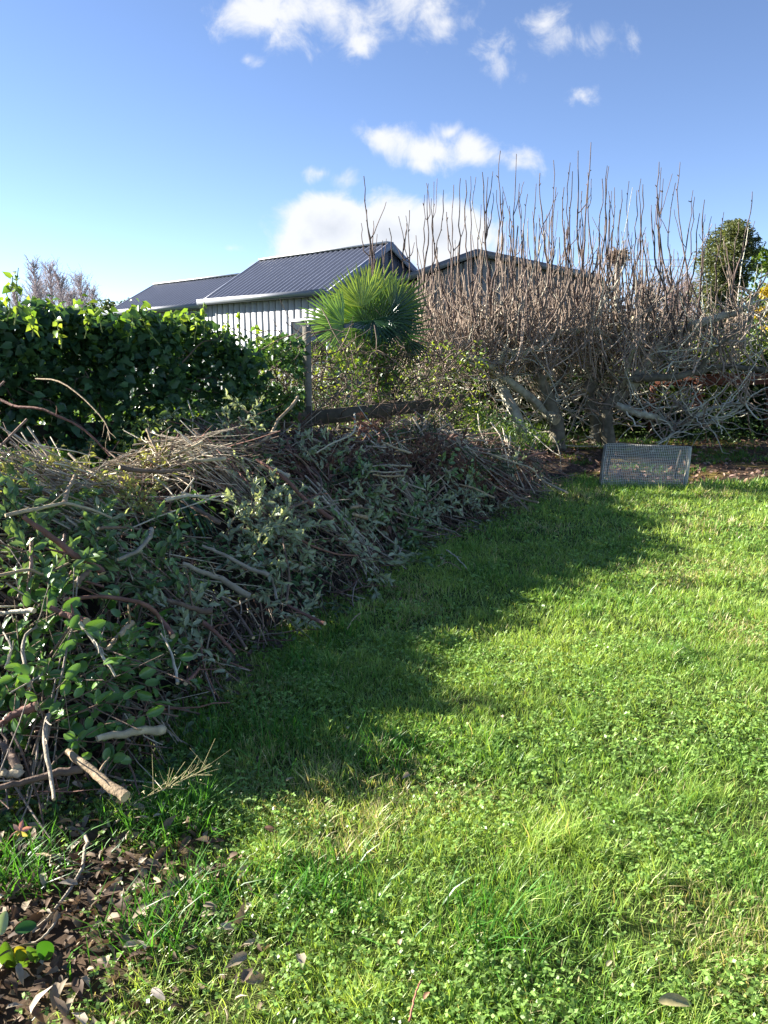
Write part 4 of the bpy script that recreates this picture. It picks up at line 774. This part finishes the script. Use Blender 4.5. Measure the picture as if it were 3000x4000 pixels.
# ------------------------------------------------------------------ hedge behind the trees, undergrowth
hg = empty('evergreen_hedge', (5.5, 16.3, 0)); h0 = np.array(hg.location); m = MB()
n = 26000; x = R.uniform(.8, 12, n); top = np.where(x > 4.6, 2.05, 1.35)+.25*fbm(x*1.2, x*0, 8)+.0*x; z = R.random(n)**.8*top; y = 16.2-.08*(x-4)+R.normal(0, .3, n)-.5*vn(x*1.3, z*1.6, 6)
P = np.stack([x, y, z], -1); bright = (vn(x*1.4, z*2, 14) > .62) & (x > 4.5)
leafcloud(m, P[~bright]-h0, .07, .13, cmix((.018, .04, .016), (.055, .10, .03)), 'oval', .5); leafcloud(m, P[bright]-h0, .07, .13, cmix((.12, .2, .04), (.35, .40, .10)), 'oval', .5)
m.build('foliage', ML, hg)
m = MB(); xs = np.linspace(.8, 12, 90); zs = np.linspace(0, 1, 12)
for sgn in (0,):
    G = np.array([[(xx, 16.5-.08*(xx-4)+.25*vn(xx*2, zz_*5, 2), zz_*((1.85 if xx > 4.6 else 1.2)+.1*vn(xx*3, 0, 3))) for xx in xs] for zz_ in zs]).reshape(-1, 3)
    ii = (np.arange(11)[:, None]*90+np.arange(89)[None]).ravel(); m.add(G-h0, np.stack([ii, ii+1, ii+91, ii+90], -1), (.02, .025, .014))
m.build('dark_backing', MS, hg)  # plain dark sheet added behind the leaves as the hedge's shaded inside
for i in range(60):
    pass
tag(hg, 'dense dark evergreen hedge with yellow green patches behind the fruit trees', 'hedge')
m = MB(); n = 5200; px = R.uniform(1560, 3000, n); P = np.stack([R.uniform(.6, 8.5, n), R.uniform(13.6, 15.8, n), R.random(n)**1.7*.6], -1); keep = fbm(P[:, 0]*1.6, P[:, 1]*1.6, 5) > .42; P = P[keep]
leafcloud(m, P, .04, .09, cmix((.03, .07, .02), (.12, .2, .05)), 'oval', .5); tag(m.build('undergrowth', ML), 'low leafy undergrowth around the fruit tree trunks', 'undergrowth', kind='stuff')
# straw like dry stalks by the palm foot
dg = MB()
for i in range(170):
    b = at(R.uniform(1480, 1900), R.uniform(1640, 1720), R.uniform(9.3, 10.4)); b[2] = R.uniform(.35, .6); a = R.uniform(-.7, .7); l = R.uniform(.3, .7); s_ = R.choice([-1, 1]); t = np.linspace(0, 1, 5)[:, None]
    dg.tube(b+np.array([math.cos(a), -.3, .35*s_*.5])*l*(t-.5)+R.normal(0, .006, (5, 3)), .0045, np.array((.42, .36, .24))*R.uniform(.6, 1.2), 4)
b0 = (.3, 9.9, 0); tag(dg.build('dry_stalks', MDL), 'bundle of sunlit straw coloured stalks behind the heap crest', 'dry stalks', kind='stuff')
# ferny green bush at the back of the heap
for (px, py, D, rad, n, ca, cb, lab) in [(1850, 1640, 12.2, .38, 900, (.12, .22, .04), (.3, .38, .08), 'small bright green bush between the fence rail and the trees'), (1960, 1730, 10.6, .42, 1100, (.08, .15, .05), (.2, .28, .12), 'soft pale green bush behind the far end of the heap'), (930, 1700, 7.0, .4, 900, (.08, .14, .05), (.17, .24, .1), 'grey green leafy bush behind the heap before the fence rail'), (640, 1760, 5.9, .35, 700, (.08, .14, .04), (.2, .26, .08), 'leafy bush behind the heap crest left of the fence post')]:
    c = at(px, py, D); rt = empty('small_bush', (c[0], c[1], 0)); r0 = np.array(rt.location); m = MB(); v = norm(R.normal(0, 1, (n, 3)))*R.random(n)[:, None]**.4*rad; P = v*np.array([1.2, 1, 1])+np.array([0, 0, max(c[2], rad*.8)]); P[:, 2] = np.maximum(P[:, 2], .05)
    leafcloud(m, P, .035, .07, cmix(ca, cb), 'oval', .45); m.build('foliage', ML, rt); m = MB()
    for i in range(14):
        e = P[R.integers(0, n)]; t = np.linspace(0, 1, 5)[:, None]; m.tube(np.array([0, 0, 0])*(1-t)+e*t+R.normal(0, .01, (5, 3)), np.linspace(.009, .003, 5), (.2, .15, .1), 4)
    m.build('stems', MB_, rt); tag(rt, lab, 'bush')

# rusty implement
ru = empty('rusty_auger', tuple([*at(2720, 1560, 15.0)[:2], 0])); r0 = np.array(ru.location)
m = MB(); a = at(2560, 1487, 15.2); b = at(3020, 1478, 15.2)
for dz, w, t in ((.10, .16, .015), (0, .015, .19), (-.10, .16, .015)): m.bar(a-r0+np.array([0, 0, dz]), b-r0+np.array([0, 0, dz]), w, t, (.16, .06, .035))
m.build('beam', MRU, ru)
m = MB(); tt = at(2735, 1480, 15.05)-r0; bb = at(2715, 1600, 15.0)-r0; tl = np.linspace(0, 1, 40)[:, None]; ax = tt*(1-tl)+bb*tl; m.tube(ax, .075, (.17, .065, .04), 10)
an = np.linspace(0, 2*math.pi*5.5, 90); A = tt*(1-np.linspace(0, 1, 90)[:, None])+bb*np.linspace(0, 1, 90)[:, None]; O = A+np.stack([np.cos(an), np.sin(an), 0*an], -1)*.15; I = A+np.stack([np.cos(an), np.sin(an), 0*an], -1)*.06
m.add(np.vstack([O, I, O-np.array([0, 0, .02]), I-np.array([0, 0, .02])]), [[j, j+1, 90+j+1, 90+j] for j in range(89)]+[[180+j, 180+j+1, 270+j+1, 270+j] for j in range(89)]+[[j, j+1, 181+j, 180+j] for j in range(89)], (.2, .075, .045)); m.build('screw', MRU, ru, smooth=False)
for q in (a, b): m = MB(); m.box(np.array([q[0], q[1]+.1, (q[2]-.1)/2])-r0, (.1, .08, q[2]-.1), (.13, .055, .035)); m.build('leg', MRU, ru)
tag(ru, 'rusty red steel beam with a ribbed screw post under the right tree', 'farm implement')

# ------------------------------------------------------------------ netting panel
A = gnd(2346, 1908); B = gnd(2680, 1908); TL = at(2370, 1733, A[1]+.32); TR = at(2700, 1745, B[1]+.32)
nf = empty('netting_frame', tuple(A)); r0 = A.copy(); L_ = lambda p: np.asarray(p)-r0
nrm = norm(np.cross(B-A, TL-A)); nrm = nrm*(-1 if nrm[1] > 0 else 1)
dk = -nrm*.045
def fr(a, b, w, c): m = MB(); m.bar(L_(a+dk), L_(b+dk), w, .05, c, up=nrm); m.build('timber', MW, nf)
fr(B+(TR-B)*-.02, TR+(TR-B)*.0, .038, (.52, .47, .34)); fr(A, TL, .04, (.20, .18, .13)); fr(A+(B-A)*.02+(TL-A)*.05, B-(B-A)*.03+(TL-A)*.05, .045, (.24, .20, .14)); fr(TL+(TR-TL)*.02, TR-(TR-TL)*.03, .035, (.12, .10, .075))
m = MB()
nc, nr_ = 46, 27
for i in range(nc+1):
    u = i/nc; a = A*(1-u)+B*u; b = TL*(1-u)+TR*u; q = np.linspace(0, 1, 6)[:, None]; Pp = a*(1-q)+b*q+nrm*.004*np.sin(u*20+q*6)+np.array([.004, 0, 0])*np.sin(q*9+u*8); m.tube(L_(Pp), .0028, (.58, .56, .48), 4)
for j in range(nr_+1):
    v_ = j/nr_; a = A*(1-v_)+TL*v_; b = B*(1-v_)+TR*v_; q = np.linspace(0, 1, 12)[:, None]; Pp = a*(1-q)+b*q+nrm*.006*np.sin(v_*7+q*9)+np.array([0, 0, .004])*np.sin(q*14+v_*5); m.tube(L_(Pp), .0028, (.58, .56, .48), 4)
m.build('wire_mesh', MWI, nf)
for u in (.08, .92):
    m = MB(); t_ = TL*(1-u)+TR*u; m.bar(L_(t_+dk*2), L_(np.array([t_[0]+.02, t_[1]+.33, .0])), .03, .04, (.07, .06, .045)); m.build('prop', MW, nf)
tag(nf, 'wooden frame covered with wire netting propped up on the bare soil', 'netting frame')

# ------------------------------------------------------------------ sheds
th = math.radians(46.5); U_ = np.array([-math.sin(th), math.cos(th), 0]); V_ = np.array([math.cos(th), math.sin(th), 0]); Zv = np.array([0, 0, 1.])
def shed(name, C, t0, t1, ze, w, rise, label, col_wall, col_roof, col_gable, extra=None):
    rt = empty(name, (C[0], C[1], 0)); r0 = np.array([C[0], C[1], 0.]); o = lambda t, s, z: U_*t+V_*s+Zv*z
    def quad(m, ps, c): m.add(np.array(ps), [[0, 1, 2, 3]], c)
    m = MB(); m.box(o((t0+t1)/2, .06, ze/2), (t1-t0, .1, ze), (.05, .055, .07), np.array([U_, V_, Zv]))
    sp_ = .27; k = 0; t = t0+.03
    while t < t1-.02:     # wide vertical pans with dark joints
        m.box(o(min(t+sp_/2, t1), .004, (ze)/2), (sp_-.03, .012, ze), np.array(col_wall), np.array([U_, V_, Zv])); t += sp_
    m.build('wall', MP, rt)
    m = MB(); m.box(o((t0+t1)/2, 2*w, ze/2), (t1-t0, .1, ze), col_wall, np.array([U_, V_, Zv])); m.build('wall', MP, rt)
    for tt in ((t0+.12, t1-.12)):
        m = MB(); t_ = .05
        V = [o(tt-t_, .02, 0), o(tt-t_, 2*w-.02, 0), o(tt-t_, 2*w-.02, ze), o(tt-t_, w, ze+rise-.02), o(tt-t_, .02, ze)]; V2 = [o(tt+t_, .02, 0), o(tt+t_, 2*w-.02, 0), o(tt+t_, 2*w-.02, ze), o(tt+t_, w, ze+rise-.02), o(tt+t_, .02, ze)]
        V = np.array(V+V2); m.add(V, [[0, 1, 2, 4], [5, 6, 7, 9]], col_gable); m.f[3].append(np.array([[2, 3, 4], [7, 8, 9]])); m.mi[3].append(np.zeros(2, int))
        s = .2
        while s < 2*w-.1:
            hh = ze+rise*(1-abs(s-w)/w)-.06; m.box(o(tt-.06*(1 if tt < (t0+t1)/2 else -1), s, hh/2), (.04, .04, hh), np.array(col_gable)*1.25, np.array([U_, V_, Zv])); s += .34
        m.build('gable', MP, rt)
    for side in (0, 1):   # corrugated roof sheets
        m = MB(); ov = .18; n = int((t1-t0)/.105); tt = np.linspace(t0-.05, t1+.05, n*2); a = np.where(np.arange(n*2) % 4 < 2, .04, -.03)
        sl = np.array([0-ov, w]); 
        def rp(t, s, dz): z = ze+rise*(s/w)+dz+.05; return o(t, s if side == 0 else 2*w-s, z)
        V = np.array([rp(t, sl[0], d) for t, d in zip(tt, a)]+[rp(t, sl[1], d) for t, d in zip(tt, a)]); k = len(tt); m.add(V, [[j, j+1, k+j+1, k+j] for j in range(k-1)], col_roof); m.build('roof', MROOF, rt)
    m = MB(); m.bar(o(t0-.05, w, ze+rise+.08), o(t1+.05, w, ze+rise+.08), .26, .035, (.5, .5, .5)); m.build('ridge_cap', MROOF, rt)  # cap colour lightened to show sun glint along the ridge
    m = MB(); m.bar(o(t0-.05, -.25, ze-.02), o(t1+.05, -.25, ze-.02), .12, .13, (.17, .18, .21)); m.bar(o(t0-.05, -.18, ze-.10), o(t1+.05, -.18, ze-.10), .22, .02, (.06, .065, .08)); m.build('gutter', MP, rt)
    for tt in (t0-.07, t1+.07):
        for side in (0, 1):
            m = MB(); s0 = -.22 if side == 0 else 2*w+.22; m.bar(o(tt, s0, ze-.22*rise/w+.0), o(tt, w, ze+rise+.01), .05, .17, (.22, .24, .30), up=Zv); m.build('barge_board', MP, rt)
    if extra: extra(rt, o)
    tag(rt, label, 'shed'); return rt
D0 = 20.; C = at(1290, 1138, D0); ZE = C[2]
def win(rt, o):
    m = MB(); t = -.0; c = o(.78, -.03, 1.95); ax = np.array([U_, V_, Zv])
    for dt, dz, a, b in ((0, .55, 1.5, .06), (0, -.55, 1.5, .06), (.72, 0, .06, 1.16), (-.72, 0, .06, 1.16), (.0, 0, .05, 1.1)): m.box(c+U_*dt+Zv*dz-V_*.015, (a, .06, b), (.55, .56, .58), ax)
    w_ = m.build('window', MP, rt); m = MB(); m.box(c-V_*.001, (1.4, .04, 1.08), (.02, .025, .03), ax); m.build('pane', MGL, w_)
WALL, ROOFC, GABLE = (.36, .36, .37), (.085, .095, .13), (.06, .07, .10)  # gable colour includes its shade, darker and bluer than the sunlit wall
shed('farm_shed', C, 0, 5.45, ZE, 2.15, 1.30, 'grey clad shed with taller ribbed blue grey roof behind the palm', WALL, ROOFC, GABLE, win)
shed('low_shed', C+V_*.05, 5.6, 11.4, ZE-.10, 1.85, 1.0, 'lower ribbed roof shed joined to the left of the taller shed', WALL, ROOFC, GABLE)
# barn behind the trees
bn = empty('barn', (3, 23, 0)); r0 = np.array([3, 23, 0.])
PK = at(1872, 1003, 22.); LE = at(1590, 1105, 21.4); RE = at(2330, 1095, 24.5); bk = np.array([3.0, 9., 0])
m = MB(); V = np.array([[LE[0], LE[1], 0], [PK[0], PK[1], 0], [RE[0], RE[1], 0], LE, PK, RE]); V = np.vstack([V, V+bk])-r0
m.add(V, [[0, 1, 4, 3], [1, 2, 5, 4], [6, 7, 10, 9], [7, 8, 11, 10], [0, 3, 9, 6], [2, 5, 11, 8]], (.17, .155, .145))
for (a, b) in ((LE, PK), (PK, RE)):
    nn_ = int(np.linalg.norm(b-a)/.28)
    for i in range(nn_):
        q = a+(b-a)*(i+.5)/nn_; m.box(np.array([q[0], q[1]-.02, q[2]/2])-r0, (.05, .05, q[2]-.02), (.22, .20, .185))
m.build('wall', MP, bn)
for (a, b, nme) in ((LE, PK, 'roof'), (PK, RE, 'roof')):
    m = MB(); f_ = np.array([-.1, -.3, 0]); e = norm(b-a)*.2*(1 if b is not PK else -1)
    a2 = a-(norm(b-a)*.25 if a is LE else 0); b2 = b+(norm(b-a)*.25 if b is RE else 0)
    for dz in (.06, .16): m.add(np.array([a2+f_, b2+f_, b2+bk, a2+bk])+Zv*dz-r0, [[0, 1, 2, 3]], (.07, .065, .065))
    m.bar(a2+f_+Zv*.08-r0, b2+f_+Zv*.08-r0, .04, .18, (.14, .14, .15)); m.build(nme, MROOF, bn)
tag(bn, 'brown grey clad barn gable seen through the fruit tree shoots', 'barn')

# ------------------------------------------------------------------ far trees
def leafy_tree(name, c, h, rad, n, L, ca, cb, label, squash=1., lobes=9, core=None):
    rt = empty(name, (c[0], c[1], 0)); m = MB(); m.tube(smooth_path([(0, 0, 0), (.1, 0, h*.3), (0, .1, h*.6), (.05, 0, h*.9)], 10), np.linspace(.06*rad+.1, .03, 13)[:len(smooth_path([(0, 0, 0), (.1, 0, h*.3), (0, .1, h*.6), (.05, 0, h*.9)], 10))], (.12, .09, .07), 8)
    Q = []
    for i in range(lobes):
        f = (i+.5)/lobes; lc = np.array([R.normal(0, rad*.42*(1-.45*f)), R.normal(0, rad*.4), h*(.3+.62*f)]); lr = rad*R.uniform(.38, .62)*(1-.35*f); k = n//lobes
        v = norm(R.normal(0, 1, (k, 3)))*(R.random(k)[:, None]**.35)*lr; v = v*(1+.3*np.sin(v*4/lr+i)); Q.append(lc+v*np.array([1, 1, .85*squash])); t = np.linspace(0, 1, 5)[:, None]
        m.tube(np.array([0, 0, h*(.25+.5*f)])*(1-t)+lc*t, np.linspace(.08, .02, 5)*rad*.5, (.12, .09, .07), 5)
    m.build('trunk', MB_, rt); P = np.vstack(Q); m = MB(); leafcloud(m, P, L*.7, L*1.3, cmix(ca, cb), 'oval', .5); m.build('crown', ML, rt); tag(rt, label, 'tree'); return rt
c = at(2850, 1200, 34); t_ = at(2890, 815, 34); leafy_tree('evergreen_tree', (at(2830, 1200, 34)[0], 34), t_[2]-.1, 1.7, 26000, .12, (.06, .085, .035), (.16, .17, .07), 'tall dull olive evergreen tree beyond the barn on the right', lobes=26)
c = at(3010, 1200, 38); leafy_tree('evergreen_tree', (c[0]+.6, 38), at(2990, 930, 38)[2], 2.6, 6000, .24, (.04, .085, .015), (.13, .2, .03), 'darker green tree partly cut off by the right edge')
c = at(2990, 1100, 30); leafy_tree('yellow_shrub', (c[0]+.5, 30), at(2990, 1060, 30)[2], .9, 1200, .16, (.4, .3, .02), (.55, .42, .04), 'yellow leaved shrub at the right edge below the dark tree', lobes=4)
for (px, py, D, rad, lab) in [(330, 1160, 48, .9, 'small dark conifer before the bare trees on the left'), (405, 1168, 55, 1.0, 'round dark tree between the conifer and the low shed roof'), (470, 1155, 52, 1.3, 'olive tree top just left of the low shed roof'), (520, 1150, 60, 1.2, 'rounded tree top peeping over the low shed roof'), (270, 1215, 45, .9, 'dark bush low between hedge and bare trees')]:
    c = at(px, py, D); leafy_tree('distant_tree', (c[0], D), c[2], rad*1.3, 1500, .26, (.04, .07, .03), (.12, .15, .05), lab, lobes=6)
def bare_tree(c, h, rad, label, col=(.36, .30, .31)):  # default bark colour paled to stand for distance haze
    rt = empty('bare_tree', (c[0], c[1], 0)); m = MB(); tr = smooth_path([(0, 0, 0), (R.normal(0, .15), 0, h*.35), (R.normal(0, .2), 0, h*.7), (R.normal(0, .2), 0, h)], 12); m.tube(tr, np.linspace(.22, .03, len(tr)), col, 7); m.build('trunk', MB_, rt); m = MB()
    for i in range(150):
        f = R.random()**.8; k = int((.15+.85*f)*(len(tr)-1)); b = tr[k]; a = R.uniform(0, 6.28); l = rad*R.uniform(.35, 1)*(1.25-f*.8); t = np.linspace(0, 1, 6)[:, None]; d = np.array([math.cos(a)*.6, math.sin(a)*.6, 1.15])
        P = b+d*l*t+np.cumsum(R.normal(0, .05, (6, 3)), 0); m.tube(P, np.linspace(.03, .01, 6), np.array(col)*R.uniform(.8, 1.2), 4)
        for j in range(7):
            q = P[R.integers(2, 6)]; d2 = norm(d+R.normal(0, .6, 3)); m.tube(q+d2*np.linspace(0, l*.5, 4)[:, None], np.linspace(.013, .006, 4), np.array(col)*R.uniform(.8, 1.3), 3)
    m.build('crown', MB_, rt); tag(rt, label, 'tree', None)
for (px, py, D, rad, lab) in [(118, 1012, 62, 1.5, 'tallest bare winter tree with a slender top on the far left'), (190, 1035, 66, 2.0, 'second bare winter tree from the left on the skyline'), (240, 1070, 64, 1.9, 'bare tree in the middle of the left skyline row'), (310, 1085, 70, 2.2, 'wide hazy bare tree right of the middle of the left row'), (365, 1130, 72, 1.8, 'low bare tree at the right end of the left skyline row'), (150, 1110, 58, 1.8, 'lower bushy bare tree in front of the left skyline row'), (270, 1150, 56, 1.8, 'lower pinkish bare tree at the centre of the left row'), (50, 1130, 64, 1.8, 'bare tree at the far left end of the skyline row')]:
    c = at(px, py, D); bare_tree((c[0], D), c[2], rad, lab)
for (px, py, D, rad, lab) in [(2260, 1090, 50, 2.2, 'distant bare tree showing through shoots right of the barn'), (2520, 1130, 55, 2.5, 'distant pinkish bare tree low behind the right fruit tree'), (2700, 1120, 60, 2.6, 'distant pinkish bare tree left of the olive evergreen'), (2620, 1150, 52, 2.2, 'lowest distant bare tree behind the right hedge')]:
    c = at(px, py, D); bare_tree((c[0], D), c[2], rad, lab, (.30, .21, .19))
# dead headed cabbage tree and wires
c = at(2415, 1000, 26); ct = empty('cabbage_tree', (c[0], 26, 0)); m = MB(); m.tube(smooth_path([(0, 0, 0), (.05, 0, 2), (0, 0, c[2]-.1)], 10), .09, (.28, .22, .18), 8); m.build('trunk', MB_, ct); m = MB(); n = 260; v = norm(R.normal(0, 1, (n, 3))); v[:, 2] = v[:, 2]*.7-.25
m.leaves(np.tile([0, 0, c[2]], (n, 1))+v*.05, v, R.normal(0, 1, (n, 3)), R.uniform(.25, .45, n), .035, np.array((.24, .18, .13))*R.uniform(.6, 1.4, n)[:, None], 'lance', .3); m.build('crown', MDL, ct); tag(ct, 'thin palm like tree with a ragged brown head among the shoots', 'tree')
for i, (ya, yb) in enumerate(((1008, 1000), (1032, 1026))):
    a = at(2300, ya, 44); b = at(3100, yb, 46); t = np.linspace(0, 1, 20)[:, None]; m = MB(); P = a*(1-t)+b*t; P[:, 2] -= 1.*(t[:, 0]-t[:, 0]**2)*.6; m.tube(P, .012, (.1, .1, .11), 4)
    tag(m.build('power_line', MP), ['upper thin power line crossing the sky behind the right shoots', 'lower thin power line crossing the sky behind the right shoots'][i], 'power line')
